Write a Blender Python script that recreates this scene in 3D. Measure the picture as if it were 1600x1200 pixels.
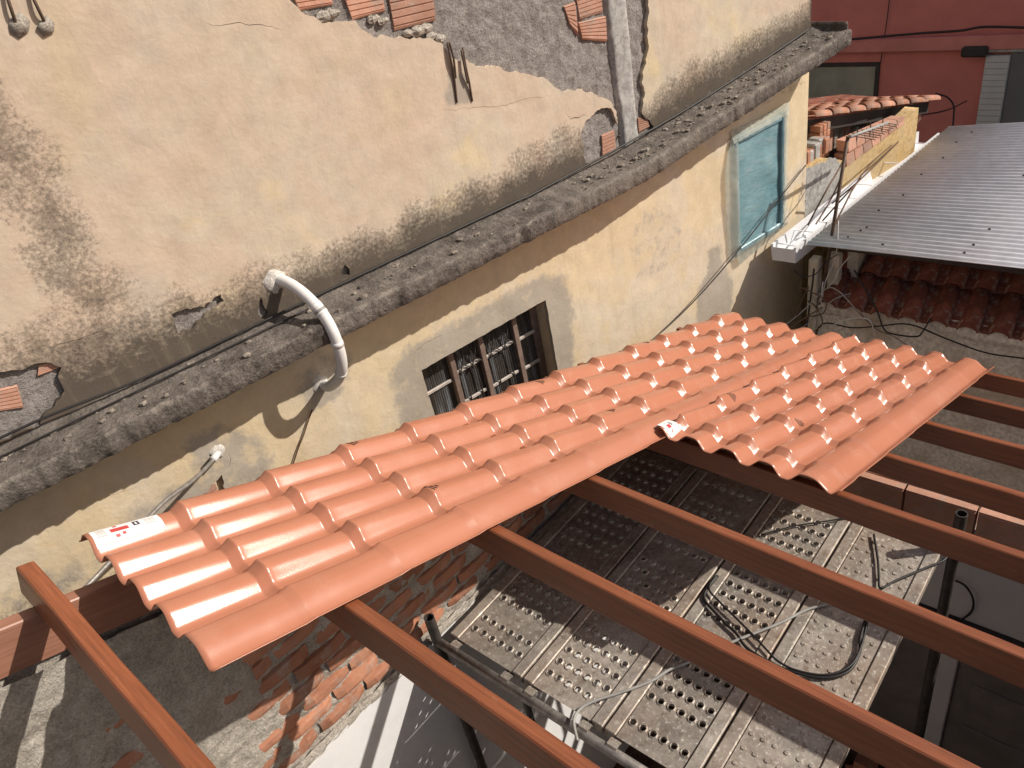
import bpy, math, random
from mathutils import Vector, Matrix, noise as mn
from mathutils.geometry import delaunay_2d_cdt
S = bpy.context.scene
for o in list(bpy.data.objects): bpy.data.objects.remove(o)
C = S.collection
R = math.radians
rnd = random.Random(7)
EYE = 5.2

# ------------------------------------------------------------------ camera
cd = bpy.data.cameras.new('camera'); cam = bpy.data.objects.new('camera', cd); C.objects.link(cam)
cd.sensor_width = 36; cd.lens = 27.0; cd.clip_start = 0.02; cd.clip_end = 600
cam.matrix_world = Matrix(((0.62994, 0.51707, -0.57950, 0), (-0.75642, 0.23928, -0.60875, 0),
                           (-0.17610, 0.82181, 0.54186, EYE), (0, 0, 0, 1)))
S.camera = cam
S.render.resolution_x = 1024; S.render.resolution_y = 768
# ------------------------------------------------------------------ world, sun, exposure
w = bpy.data.worlds.new('World'); S.world = w; w.use_nodes = True
nt = w.node_tree; bg = nt.nodes['Background']
sky = nt.nodes.new('ShaderNodeTexSky'); sky.sky_type = 'NISHITA'; sky.sun_disc = False
SUN = Vector((0.507, -0.61, 0.607)).normalized()
sky.sun_elevation = math.asin(SUN.z); sky.sun_rotation = math.atan2(SUN.x, SUN.y)
sky.air_density = 1.0; sky.dust_density = 1.5
tn = nt.nodes.new('ShaderNodeMix'); tn.data_type = 'RGBA'; tn.blend_type = 'MULTIPLY'; tn.inputs[0].default_value = 1     # white balance of the sky light
tn.inputs[7].default_value = (1.12, .95, .80, 1); nt.links.new(sky.outputs[0], tn.inputs[6]); nt.links.new(tn.outputs[2], bg.inputs[0])
bg.inputs[1].default_value = 0.105
sl = bpy.data.lights.new('sun', 'SUN'); sl.energy = 4.6; sl.angle = R(0.55); sl.color = (1.0, 0.93, 0.84)
so = bpy.data.objects.new('sun', sl); C.objects.link(so)
so.rotation_euler = SUN.to_track_quat('Z', 'Y').to_euler(); so.location = (3, -4, 12)
S.view_settings.view_transform = 'Standard'; S.view_settings.look = 'None'
S.view_settings.exposure = 0.14; S.view_settings.gamma = 1

# ------------------------------------------------------------------ material helpers
class T:
    def __init__(s, name):
        s.m = bpy.data.materials.new(name); s.m.use_nodes = True
        s.t = s.m.node_tree; s.b = s.t.nodes['Principled BSDF']
        s.co = s.t.nodes.new('ShaderNodeTexCoord').outputs['Object']
    def put(s, sock, v):
        if hasattr(v, 'is_linked'): s.t.links.new(v, sock)
        elif isinstance(v, (tuple, list)): sock.default_value = tuple(v) + ((1,) if len(v) == 3 and len(sock.default_value) == 4 else ())
        else: sock.default_value = v
    def map(s, scale=(1, 1, 1), rot=(0, 0, 0), vec=None):
        n = s.t.nodes.new('ShaderNodeMapping'); s.put(n.inputs[0], vec or s.co)
        n.inputs['Scale'].default_value = scale; n.inputs['Rotation'].default_value = rot
        return n.outputs[0]
    def noise(s, scale, detail=4, rough=.55, vec=None, dist=0):
        n = s.t.nodes.new('ShaderNodeTexNoise'); s.put(n.inputs['Vector'], vec or s.co)
        n.inputs['Scale'].default_value = scale; n.inputs['Detail'].default_value = detail
        n.inputs['Roughness'].default_value = rough; n.inputs['Distortion'].default_value = dist
        return n.outputs[0]
    def vor(s, scale, vec=None, feat='F1'):
        n = s.t.nodes.new('ShaderNodeTexVoronoi'); s.put(n.inputs['Vector'], vec or s.co)
        n.feature = feat; n.inputs['Scale'].default_value = scale
        return n.outputs[0]
    def ramp(s, f, pts):
        n = s.t.nodes.new('ShaderNodeValToRGB'); s.put(n.inputs[0], f); e = n.color_ramp.elements
        while len(e) < len(pts): e.new(.5)
        for k, (p, c) in zip(e, pts):
            k.position = p; k.color = (c, c, c, 1) if isinstance(c, (int, float)) else tuple(c) + (1,)
        return n.outputs[0]
    def mix(s, f, a, b, mode='MIX'):
        n = s.t.nodes.new('ShaderNodeMix'); n.data_type = 'RGBA'; n.blend_type = mode
        s.put(n.inputs[0], f); s.put(n.inputs[6], a); s.put(n.inputs[7], b)
        return n.outputs[2]
    def math(s, op, a, b=0.0, clamp=False):
        n = s.t.nodes.new('ShaderNodeMath'); n.operation = op; n.use_clamp = clamp
        s.put(n.inputs[0], a); s.put(n.inputs[1], b)
        return n.outputs[0]
    def attr(s, name):
        n = s.t.nodes.new('ShaderNodeAttribute'); n.attribute_name = name
        return n.outputs['Fac']
    def bump(s, h, strength=.5, dist=.01, prev=None):
        n = s.t.nodes.new('ShaderNodeBump'); s.put(n.inputs['Height'], h)
        n.inputs['Strength'].default_value = strength; n.inputs['Distance'].default_value = dist
        if prev is not None: s.put(n.inputs['Normal'], prev)
        return n.outputs[0]
    def out(s, col, rough=.85, nrm=None, metal=0., spec=.3, **kw):
        s.put(s.b.inputs['Base Color'], col); s.put(s.b.inputs['Roughness'], rough)
        s.put(s.b.inputs['Metallic'], metal); s.put(s.b.inputs['Specular IOR Level'], spec)
        if nrm is not None: s.put(s.b.inputs['Normal'], nrm)
        for k, v in kw.items(): s.put(s.b.inputs[k], v)
        return s.m
M = {}
def simple(name, col, rough=.7, metal=0., spec=.4, var=.25, sc=18, bumps=.15, bd=.004):
    t = T(name); n = t.noise(sc, 5, .6)
    c = t.mix(t.ramp(n, [(.3, 1 - var), (.7, 1.0)]), (0, 0, 0), col, 'MIX')
    c = t.mix(1.0, col, t.ramp(n, [(.28, 1 - var), (.72, 1 + var * .4)]), 'MULTIPLY')
    M[name] = t.out(c, rough, t.bump(t.noise(sc * 5, 4), bumps, bd), metal, spec)
    return M[name]

# ---- plaster of the house: stains come in as painted-on wear masks (attributes), broken up by noise
def plaster(name, cols, dark):
    t = T(name)
    n1 = t.noise(1.3, 6, .6, dist=.6); n2 = t.noise(3.1, 6, .65); n3 = t.noise(55, 3, .6); n4 = t.noise(11, 6, .7)
    c = t.ramp(n1, [(.30, cols[0]), (.45, cols[1]), (.58, cols[2]), (.72, cols[3])])
    c = t.mix(t.ramp(n2, [(.52, 0.), (.70, .55)]), c, cols[4])
    c = t.mix(1., c, t.ramp(n4, [(.25, .86), (.6, 1.04)]), 'MULTIPLY')
    gr = t.math('ADD', t.attr('grey'), t.math('MULTIPLY', t.math('SUBTRACT', n4, .5), t.ramp(t.attr('grey'), [(.02, 0.), (.25, 1.5)])))
    g = t.math('MULTIPLY', t.ramp(gr, [(.35, 0.), (.65, 1.)]), .9)
    c = t.mix(g, c, t.ramp(n2, [(.3, (.30, .265, .22)), (.7, (.42, .375, .315))]))
    br = t.math('MULTIPLY', t.math('SUBTRACT', t.noise(8, 8, .75), .5), 1.5)
    br2 = t.math('MULTIPLY', t.math('SUBTRACT', t.noise(60, 5, .75), .5), 1.7)
    mi = t.math('ADD', t.attr('mildew'), t.math('MULTIPLY', t.math('ADD', br, br2), t.ramp(t.attr('mildew'), [(.02, 0.), (.3, 1.)])))
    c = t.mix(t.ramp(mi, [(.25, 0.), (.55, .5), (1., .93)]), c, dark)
    sk = t.noise(2.6, 6, .65, t.map((7, 7, .55)))
    c = t.mix(t.ramp(sk, [(.56, 0.), (.78, .32)]), c, (.33, .26, .18))
    c = t.mix(t.ramp(t.noise(4.5, 7, .7, t.map((1, 1, 2.6))), [(.58, 0.), (.75, .30)]), c, (.66, .58, .46))
    sp = t.math('LESS_THAN', t.vor(26), .10)
    c = t.mix(t.math('MULTIPLY', sp, t.ramp(n4, [(.55, 0.), (.7, .5)])), c, (.22, .17, .12))
    nr = t.bump(t.noise(2.2, 3), .22, .05)
    nr = t.bump(t.noise(9, 6, .6), .38, .010, nr); nr = t.bump(n3, .35, .004, nr)
    M[name] = t.out(c, .92, nr, spec=.15)
plaster('plaster_upper', [(.53, .435, .30), (.55, .435, .335), (.54, .46, .36), (.62, .50, .30), (.50, .455, .385)], (.07, .057, .046))
plaster('plaster_lower', [(.60, .49, .325), (.64, .52, .345), (.62, .53, .41), (.67, .525, .29), (.59, .53, .44)], (.13, .10, .07))

def grit(name, lo, hi, sc=14, b=1., bd=.02, tint=None):
    t = T(name); n = t.noise(sc, 8, .68); f = t.noise(sc * 7, 5, .7); l = t.noise(2.0, 4)
    c = t.ramp(n, [(.3, lo), (.68, hi)])
    c = t.mix(1., c, t.ramp(f, [(.28, .55), (.62, 1.15)]), 'MULTIPLY')
    if tint: c = t.mix(t.ramp(l, [(.48, 0.), (.62, .7)]), c, tint)
    nr = t.bump(n, b, bd); nr = t.bump(f, b * .8, bd * .3, nr)
    M[name] = t.out(c, .95, nr, spec=.1)
grit('mortar_grey', (.24, .215, .20), (.44, .40, .375), 20, 1., .03)
grit('mortar_light', (.38, .335, .28), (.66, .60, .52), 18, 1., .03)
grit('concrete', (.30, .29, .275), (.44, .425, .40), 5, .4, .01)
t = T('slab_dirt'); n = t.noise(11, 8, .68); f = t.noise(80, 5, .7); l = t.noise(2.2, 5, .65)
c = t.ramp(n, [(.3, (.055, .047, .041)), (.68, (.235, .205, .18))])
c = t.mix(1., c, t.ramp(f, [(.28, .5), (.62, 1.25)]), 'MULTIPLY')
c = t.mix(t.ramp(l, [(.45, 0.), (.65, .6)]), c, (.24, .21, .18))
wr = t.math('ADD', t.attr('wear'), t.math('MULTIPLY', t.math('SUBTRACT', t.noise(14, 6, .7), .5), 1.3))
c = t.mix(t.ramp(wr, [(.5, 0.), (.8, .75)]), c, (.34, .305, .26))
nr = t.bump(n, 1., .03); nr = t.bump(f, .8, .009, nr)
M['slab_dirt'] = t.out(c, .95, nr, spec=.1)
grit('slab_dirt_old', (.045, .037, .031), (.19, .16, .135), 11, 1., .03, (.21, .18, .15))
grit('putty', (.50, .47, .43), (.68, .65, .60), 18, .8, .01)
grit('rubble', (.12, .10, .085), (.40, .35, .29), 20, .8, .01)
grit('grey_render', (.58, .53, .46), (.76, .70, .61), 5, .5, .015, (.42, .32, .24))
grit('soil', (.05, .03, .022), (.13, .085, .06), 6, .8, .03)
grit('rough_yellow', (.50, .35, .165), (.60, .44, .235), 4, .35, .01, (.46, .36, .22))

def clay(name, a, b, sc=9):
    t = T(name); n = t.noise(sc, 6, .65); l = t.noise(3, 3)
    oi = t.t.nodes.new('ShaderNodeObjectInfo').outputs['Random']
    c = t.ramp(n, [(.3, a), (.7, b)])
    c = t.mix(1., c, t.ramp(oi, [(0., .72), (1., 1.15)]), 'MULTIPLY')
    c = t.mix(t.ramp(t.noise(12, 7, .75), [(.52, 0.), (.66, .7)]), c, (.38, .32, .27))
    c = t.mix(t.ramp(l, [(.55, 0.), (.75, .5)]), c, (.30, .22, .18))
    nr = t.bump(t.noise(45, 5, .7), .5, .006)
    M[name] = t.out(c, .9, nr, spec=.15)
clay('brick_orange', (.45, .235, .16), (.60, .35, .26))
clay('brick_red', (.34, .15, .09), (.50, .24, .15))
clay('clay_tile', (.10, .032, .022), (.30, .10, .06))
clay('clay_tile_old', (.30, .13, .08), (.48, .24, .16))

def wood(name, a, b, sc=1., axis=1):
    t = T(name); oi = t.t.nodes.new('ShaderNodeObjectInfo').outputs['Random']
    v = t.map(((38 * sc, 1.6 * sc, 38 * sc) if axis == 1 else (1.6, 38, 38)))
    n = t.noise(2.4, 7, .6, v, .5); n2 = t.noise(1.2, 4, .5)
    c = t.ramp(n, [(.32, a), (.68, b)])
    c = t.mix(1., c, t.ramp(n2, [(.3, .8), (.7, 1.12)]), 'MULTIPLY')
    c = t.mix(1., c, t.ramp(oi, [(0., .85), (1., 1.12)]), 'MULTIPLY')
    sc_ = t.noise(5, 6, .75, t.map((6, 2, 6)))
    c = t.mix(t.ramp(sc_, [(.60, 0.), (.72, .45)]), c, (.34, .18, .11))
    c = t.mix(t.ramp(t.noise(3, 5, .7), [(.60, 0.), (.75, .55)]), c, (.13, .05, .03))
    nr = t.bump(n, .25, .003)
    M[name] = t.out(c, t.ramp(n, [(.3, .34), (.7, .5)]), nr, spec=.5)
wood('wood_beam', (.165, .050, .021), (.29, .092, .038))
wood('wood_rafter', (.24, .11, .07), (.34, .165, .11), 1., 0)

t = T('roof_tile_paint')
n = t.noise(420, 2, .5); n2 = t.noise(2.2, 4); n3 = t.noise(9, 5)
c = t.ramp(n2, [(.3, (.40, .160, .094)), (.7, (.44, .178, .106))])
c = t.mix(t.ramp(n3, [(.5, 0.), (.8, .3)]), c, (.49, .26, .18))
c = t.mix(t.ramp(t.noise(1.1, 6, .7), [(.52, 0.), (.78, .3)]), c, (.44, .27, .20))
nr = t.bump(n, .13, .002); nr = t.bump(t.noise(5, 2), .08, .01, nr)
M['roof_tile'] = t.out(c, t.ramp(n3, [(.3, .21), (.7, .29)]), nr, spec=.5)

t = T('galvanised_plank'); n = t.noise(9, 8, .7); sp = t.noise(60, 4, .7); l = t.noise(2.3, 4)
c = t.ramp(n, [(.3, (.20, .172, .145)), (.7, (.52, .475, .415))])
oi = t.t.nodes.new('ShaderNodeObjectInfo').outputs['Random']
c = t.mix(1., c, t.ramp(oi, [(0., .8), (1., 1.12)]), 'MULTIPLY')
c = t.mix(t.ramp(l, [(.42, 0.), (.66, .7)]), c, (.31, .215, .15))
c = t.mix(t.ramp(t.noise(5, 7, .75), [(.55, 0.), (.68, .6)]), c, (.15, .12, .10))
c = t.mix(t.ramp(sp, [(.56, 0.), (.66, .85)]), c, (.64, .60, .53))
c = t.mix(t.math('MULTIPLY', t.ramp(t.vor(17), [(.12, 1.), (.2, 0.)]), t.ramp(t.noise(3, 3), [(.45, 0.), (.6, .8)])), c, (.68, .64, .58))
c = t.mix(t.ramp(t.noise(26, 6, .75), [(.54, 0.), (.64, .7)]), c, (.17, .12, .085))
M['plank_metal'] = t.out(c, .55, t.bump(sp, .35, .004), .35, .4)

t = T('corrugated_zinc'); n = t.noise(3, 5, .6, t.map((1, .25, 1))); oi = t.noise(14, 4)
c = t.ramp(n, [(.3, (.72, .72, .76)), (.7, (.84, .84, .88))])
c = t.mix(t.ramp(t.noise(1.4, 6, .7), [(.5, 0.), (.72, .4)]), c, (.56, .54, .54))
c = t.mix(1., c, t.ramp(oi, [(.3, .88), (.7, 1.05)]), 'MULTIPLY')
M['zinc'] = t.out(c, .34, t.bump(t.noise(6, 4), .25, .01), .15, .6)

t = T('window_film'); n = t.noise(4, 4, .6); st = t.noise(2, 5, .6, t.map((3, 1, 9), (0, .7, 0)))
c = t.ramp(n, [(.3, (.10, .215, .25)), (.7, (.20, .335, .37))])
c = t.mix(t.ramp(st, [(.5, 0.), (.75, .4)]), c, (.32, .36, .36))
M['film'] = t.out(c, .34, t.bump(st, .5, .02), spec=.5)
t = T('clear_plastic'); n = t.noise(6, 4)
M['plastic'] = t.out(t.ramp(n, [(.3, (.35, .40, .36)), (.7, (.52, .52, .44))]), .3, t.bump(t.noise(5, 4), .6, .02), spec=.5, Alpha=.55)
t = T('ribbed_glass')
wv = t.t.nodes.new('ShaderNodeTexWave'); t.put(wv.inputs['Vector'], t.co); wv.inputs['Scale'].default_value = 22; wv.bands_direction = 'X'; wv.inputs['Distortion'].default_value = .4
gl = t.noise(2.6, 4, .6, t.map((9, 1, .7)))
c = t.ramp(gl, [(.35, (.03, .025, .022)), (.54, (.07, .066, .065)), (.72, (.18, .20, .22))])
M['ribbed_glass'] = t.out(c, .22, t.bump(wv.outputs['Fac'], .55, .006), spec=.5)

simple('white_pvc', (.72, .71, .69), .45, spec=.4, var=.14, sc=12)
simple('white_paint', (.76, .75, .74), .7, var=.10, sc=6)
simple('white_gutter', (.74, .75, .77), .35, var=.06, sc=5, spec=.5)
simple('black_rubber', (.018, .016, .016), .5, bumps=.05)
simple('grey_cable', (.34, .33, .31), .5, bumps=.05)
simple('brown_cable', (.13, .07, .04), .6, bumps=.05)
simple('white_cable', (.62, .60, .56), .5, bumps=.05)
simple('rust_steel', (.13, .085, .06), .65, .2, var=.5, sc=22, bumps=.3)
simple('dark_steel', (.09, .078, .07), .5, .45, var=.45, sc=26, bumps=.2)
simple('grey_steel', (.30, .275, .25), .5, .4, var=.5, sc=30, bumps=.3)
simple('window_frame_paint', (.22, .155, .125), .6, var=.35, sc=20)
simple('window_bar_paint', (.46, .41, .37), .5, var=.3, sc=25)
simple('red_wall', (.60, .20, .17), .85, var=.16, sc=2.5)
simple('red_trim', (.62, .23, .20), .85, var=.2, sc=3)
simple('pale_glass', (.30, .29, .24), .3, var=.3, sc=3)
simple('white_brick', (.55, .54, .53), .8, var=.1, sc=8)
simple('dark_grey', (.16, .16, .17), .7, var=.15, sc=5)
simple('dark_shade', (.05, .04, .036), .8, var=.3, sc=5)
simple('paper', (.78, .77, .76), .5, var=.05, sc=60, bumps=.02)
simple('ink_red', (.50, .06, .06), .5, var=.1)
simple('ink_dark', (.05, .045, .07), .5, var=.1)
simple('ink_black', (.035, .02, .015), .6, var=.1)
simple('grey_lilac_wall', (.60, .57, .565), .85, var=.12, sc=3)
simple('shaded_white', (.20, .17, .16), .85, var=.3, sc=5)  # white of door and lower wall, courtyard shade put into the colour
simple('cream', (.56, .50, .40), .8, var=.25, sc=10)

# ------------------------------------------------------------------ mesh helpers
def tag(o, label, cat, group=None, kind=None):
    o['label'] = label; o['category'] = cat
    if group: o['group'] = group
    if kind: o['kind'] = kind
    return o
def mesh(name, vs, fs, mat, parent=None, smooth=False, attrs=None):
    me = bpy.data.meshes.new(name); me.from_pydata([tuple(v) for v in vs], [], fs)
    if smooth: me.polygons.foreach_set('use_smooth', [True] * len(me.polygons))
    for k, vals in (attrs or {}).items():
        a = me.attributes.new(k, 'FLOAT', 'POINT'); a.data.foreach_set('value', vals)
    me.materials.append(M[mat]); me.update()
    o = bpy.data.objects.new(name, me); C.objects.link(o)
    if parent: o.parent = parent
    return o
def empty(name, loc=(0, 0, 0), rz=0):
    o = bpy.data.objects.new(name, None); C.objects.link(o); o.location = loc; o.rotation_euler.z = rz
    o.empty_display_size = .1
    return o
BF = [(0, 3, 2, 1), (4, 5, 6, 7), (0, 1, 5, 4), (1, 2, 6, 5), (2, 3, 7, 6), (3, 0, 4, 7)]
class MB:
    def __init__(s): s.v = []; s.f = []
    def add(s, vs, fs):
        n = len(s.v); s.v += [tuple(v) for v in vs]; s.f += [tuple(i + n for i in f) for f in fs]; return s
    def box(s, a, b, mx=None):
        x0, y0, z0 = a; x1, y1, z1 = b
        vs = [(x0, y0, z0), (x1, y0, z0), (x1, y1, z0), (x0, y1, z0), (x0, y0, z1), (x1, y0, z1), (x1, y1, z1), (x0, y1, z1)]
        if mx: vs = [mx @ Vector(v) for v in vs]
        return s.add(vs, BF)
    def bbox(s, a, b, e=.004):      # box with chamfered edges
        x0, y0, z0 = a; x1, y1, z1 = b; vs = []; 
        for (sx, sy, sz) in [(x, y, z) for x in (0, 1) for y in (0, 1) for z in (0, 1)]:
            X = (x0, x1)[sx]; Y = (y0, y1)[sy]; Z = (z0, z1)[sz]
            ix = e if sx == 0 else -e; iy = e if sy == 0 else -e; iz = e if sz == 0 else -e
            vs += [(X, Y + iy, Z + iz), (X + ix, Y, Z + iz), (X + ix, Y + iy, Z)]
        k = lambda x, y, z, a: (x * 4 + y * 2 + z) * 3 + a
        fs = [(k(0,0,0,0), k(0,0,1,0), k(0,1,1,0), k(0,1,0,0)), (k(1,0,0,0), k(1,1,0,0), k(1,1,1,0), k(1,0,1,0)),
              (k(0,0,0,1), k(1,0,0,1), k(1,0,1,1), k(0,0,1,1)), (k(0,1,0,1), k(0,1,1,1), k(1,1,1,1), k(1,1,0,1)),
              (k(0,0,0,2), k(0,1,0,2), k(1,1,0,2), k(1,0,0,2)), (k(0,0,1,2), k(1,0,1,2), k(1,1,1,2), k(0,1,1,2))]
        for z in (0, 1):
            for y in (0, 1): fs.append((k(0,y,z,1), k(1,y,z,1), k(1,y,z,2), k(0,y,z,2)))
            for x in (0, 1): fs.append((k(x,0,z,0), k(x,1,z,0), k(x,1,z,2), k(x,0,z,2)))
        for x in (0, 1):
            for y in (0, 1): fs.append((k(x,y,0,0), k(x,y,1,0), k(x,y,1,1), k(x,y,0,1)))
        for x in (0, 1):
            for y in (0, 1):
                for z in (0, 1): fs.append((k(x,y,z,0), k(x,y,z,1), k(x,y,z,2)))
        return s.add(vs, fs)
    def tube(s, pts, r, seg=8, caps=True):
        pts = [Vector(p) for p in pts]; n0 = len(s.v); rs = r if isinstance(r, (list, tuple)) else [r] * len(pts)
        d = (pts[1] - pts[0]).normalized(); a = d.orthogonal().normalized()
        vs = []; fs = []
        for i, p in enumerate(pts):
            dd = (pts[min(i + 1, len(pts) - 1)] - pts[max(i - 1, 0)]).normalized()
            a = (a - dd * a.dot(dd)).normalized(); b = dd.cross(a)
            for k in range(seg):
                t = 2 * math.pi * k / seg; vs.append(p + (a * math.cos(t) + b * math.sin(t)) * rs[i])
        for i in range(len(pts) - 1):
            for k in range(seg):
                k2 = (k + 1) % seg; fs.append((i * seg + k, i * seg + k2, (i + 1) * seg + k2, (i + 1) * seg + k))
        if caps: fs.append(tuple(range(seg - 1, -1, -1))); fs.append(tuple((len(pts) - 1) * seg + k for k in range(seg)))
        return s.add(vs, fs)
    def build(s, name, mat, parent=None, smooth=False): return mesh(name, s.v, s.f, mat, parent, smooth)
def spline(pts, n=8):
    pts = [Vector(p) for p in pts]; out = []
    for i in range(len(pts) - 1):
        p0 = pts[max(i - 1, 0)]; p1 = pts[i]; p2 = pts[i + 1]; p3 = pts[min(i + 2, len(pts) - 1)]
        for k in range(n):
            t = k / n
            out.append(.5 * ((2 * p1) + (p2 - p0) * t + (2 * p0 - 5 * p1 + 4 * p2 - p3) * t * t + (3 * p1 - p0 - 3 * p2 + p3) * t ** 3))
    return out + [pts[-1]]
def nz(x, y, z=0., f=1.): return mn.noise(Vector((x * f, y * f, z * f)))
def smooth01(x): x = max(0., min(1., x)); return x * x * (3 - 2 * x)
def inside(p, poly):
    x, y = p; r = False; j = len(poly) - 1
    for i in range(len(poly)):
        xi, yi = poly[i]; xj, yj = poly[j]
        if (yi > y) != (yj > y) and x < (xj - xi) * (y - yi) / (yj - yi) + xi: r = not r
        j = i
    return r
def jag(poly, step=.02, amp=.012, seed=0., closed=True):
    out = []; n = len(poly)
    for i in range(n if closed else n - 1):
        a = Vector(poly[i]); b = Vector(poly[(i + 1) % n]); L = (b - a).length; k = max(1, int(L / step)); d = (b - a) / max(L, 1e-6)
        for q in range(k):
            p = a + (b - a) * q / k
            off = amp * (nz(p.x, p.y, seed, 19) + .8 * nz(p.x, p.y, seed + 5, 47))
            out.append((p.x - d.y * off, p.y + d.x * off))
    if not closed: out.append(tuple(poly[-1]))
    return out
def segd(p, a, b):
    ax, ay = a; bx, by = b; px, py = p; dx, dy = bx - ax, by - ay
    t = max(0, min(1, ((px - ax) * dx + (py - ay) * dy) / (dx * dx + dy * dy + 1e-9)))
    return math.hypot(px - ax - dx * t, py - ay - dy * t)
def polyd(p, pts): return min(segd(p, pts[i], pts[i + 1]) for i in range(len(pts) - 1))
def polymask(p, poly, soft):        # 1 inside, fading to 0 over soft metres outside
    if inside(p, poly): return 1.
    d = polyd(p, poly + [poly[0]]); return max(0., 1 - d / soft)
def sheet2d(outer, holes, step, y, depth, attrs=None, disp=None):
    """a plaster skin in the s-z plane: outer outline minus holes, with real edges of the given depth"""
    x0 = min(p[0] for p in outer); x1 = max(p[0] for p in outer); z0 = min(p[1] for p in outer); z1 = max(p[1] for p in outer)
    vs = []; es = []
    for lp in [outer] + holes:
        n = len(vs); vs += [Vector(p) for p in lp]; es += [(n + i, n + (i + 1) % len(lp)) for i in range(len(lp))]
    i = x0 + step / 2
    while i < x1:
        j = z0 + step / 2
        while j < z1:
            vs.append(Vector((i + (rnd.random() - .5) * step * .5, j + (rnd.random() - .5) * step * .5))); j += step
        i += step
    V, E, F, *_ = delaunay_2d_cdt(vs, es, [], 0, 1e-5)
    keep = []
    for f in F:
        cx = sum(V[q].x for q in f) / 3; cz = sum(V[q].y for q in f) / 3
        if inside((cx, cz), outer) and not any(inside((cx, cz), h) for h in holes): keep.append(tuple(f))
    used = sorted({q for f in keep for q in f}); re = {q: i for i, q in enumerate(used)}
    P = [(V[q].x, V[q].y) for q in used]; keep = [tuple(re[q] for q in f) for f in keep]
    cnt = {}
    for f in keep:
        for a, b in zip(f, f[1:] + f[:1]): cnt[(min(a, b), max(a, b))] = cnt.get((min(a, b), max(a, b)), 0) + 1
    bd = set(); 
    pv = [(p[0], y + (disp(p) if disp else 0), p[1]) for p in P]; faces = []
    for f in keep:                       # face -y
        a, b, c3 = f; pa, pb, pc = P[a], P[b], P[c3]
        cr = (pb[0] - pa[0]) * (pc[1] - pa[1]) - (pb[1] - pa[1]) * (pc[0] - pa[0])
        faces.append(f if cr > 0 else (a, c3, b))
    back = {}
    def bk(i):
        if i not in back: back[i] = len(pv); pv.append((P[i][0], y + depth, P[i][1])); P.append(P[i])
        return back[i]
    def fk(i):
        if ('f', i) not in back: back[('f', i)] = len(pv); pv.append(pv[i]); P.append(P[i])
        return back[('f', i)]
    for f in list(faces):
        for a, b in zip(f, f[1:] + f[:1]):
            if cnt[(min(a, b), max(a, b))] == 1: faces.append((fk(b), fk(a), bk(a), bk(b)))
    at = {k: [fn(p) for p in P] for k, fn in (attrs or {}).items()}
    return pv, faces, at

# ================================================================== THE SETTING
g = mesh('ground', [(-120, -120, -.02), (160, -120, -.02), (160, 160, -.02), (-120, 160, -.02)], [(0, 1, 2, 3)], 'soil'); g['kind'] = 'structure'
fl = mesh('courtyard_floor', [(-1, -2.5, 0), (3.3, -2.5, 0), (3.3, 2.3, 0), (-1, 2.3, 0)], [(0, 1, 2, 3)], 'soil'); fl['kind'] = 'structure'

# ================================================================== THE YELLOW HOUSE
house = empty('yellow_house', (0.55627, 3.0916, 0), R(-10.2))
tag(house, 'old two storey yellow house with peeling plaster and a dirty concrete ledge', 'house')
ZL = 3.78                     # top of the ledge
def ledge_dz(s): return 0 if s < 3.05 else (s - 3.05) * .105
S0, S1 = -1.6, 5.03
# --- outlines on the wall (s along the wall, z up)
peel = [(1.414,5.286),(1.453,5.112),(1.442,5.026),(1.428,4.957),(1.462,4.912),(1.528,4.869),(1.59,4.84),(1.665,4.828),(1.725,4.779),(1.778,4.746),(1.868,4.714),(1.964,4.691),(2.084,4.64),(2.114,4.588),(2.157,4.555),(2.244,4.51),(2.351,4.464),(2.454,4.419),(2.595,4.363),(2.672,4.31),(2.766,4.236),(2.885,4.219),(3.045,4.127),(3.117,4.071),(3.135,3.985),(3.16,3.795),(3.308,3.757),(3.432,3.854),(3.372,3.91),(3.341,3.97),(3.376,4.039),(3.359,4.121),(3.383,4.184),(3.422,4.243),(3.446,4.397),(3.467,4.616),(3.52,4.935),(3.019,5.106),(2.083,5.217)]
low_peel = [(2.855,4.001),(2.912,4.043),(3.027,4.077),(3.112,4.038),(3.147,3.927),(3.169,3.78),(2.975,3.756),(2.854,3.824)]
chip1 = [(1.274,3.842),(1.308,3.879),(1.324,3.846),(1.317,3.816),(1.294,3.82)]
chip2 = [(0.854,3.837),(0.894,3.907),(0.891,3.845),(0.9,3.821),(0.867,3.799)]
sc1 = [(2.069,4.456),(2.092,4.498),(2.121,4.479),(2.159,4.48),(2.181,4.434),(2.171,4.366),(2.051,4.377)]
hole_b = [(0.531,3.983),(0.593,3.988),(0.658,3.969),(0.741,3.984),(0.743,3.953),(0.662,3.931),(0.577,3.896),(0.523,3.902)]
hole_l = [(-0.168,4.073),(-0.093,4.051),(-0.005,4.027),(0.068,4.013),(0.088,3.976),(0.063,3.944),(0.055,3.889),(-0.016,3.84),(-0.084,3.796),(-0.215,3.811),(-0.348,3.807)]
stain = [(0.254,4.891),(0.275,4.758),(0.285,4.655),(0.295,4.524),(0.281,4.357),(0.287,4.25),(0.324,4.151)]
tips = [(-0.112,4.013),(0.054,4.077),(0.324,4.151),(0.566,4.124),(0.77,4.09),(0.939,4.076),(1.314,4.072),(1.749,3.998),(2.175,3.956),(2.628,4.005),(2.973,4.052),(3.383,4.001),(3.904,4.039),(4.413,4.059),(4.827,4.134)]
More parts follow.
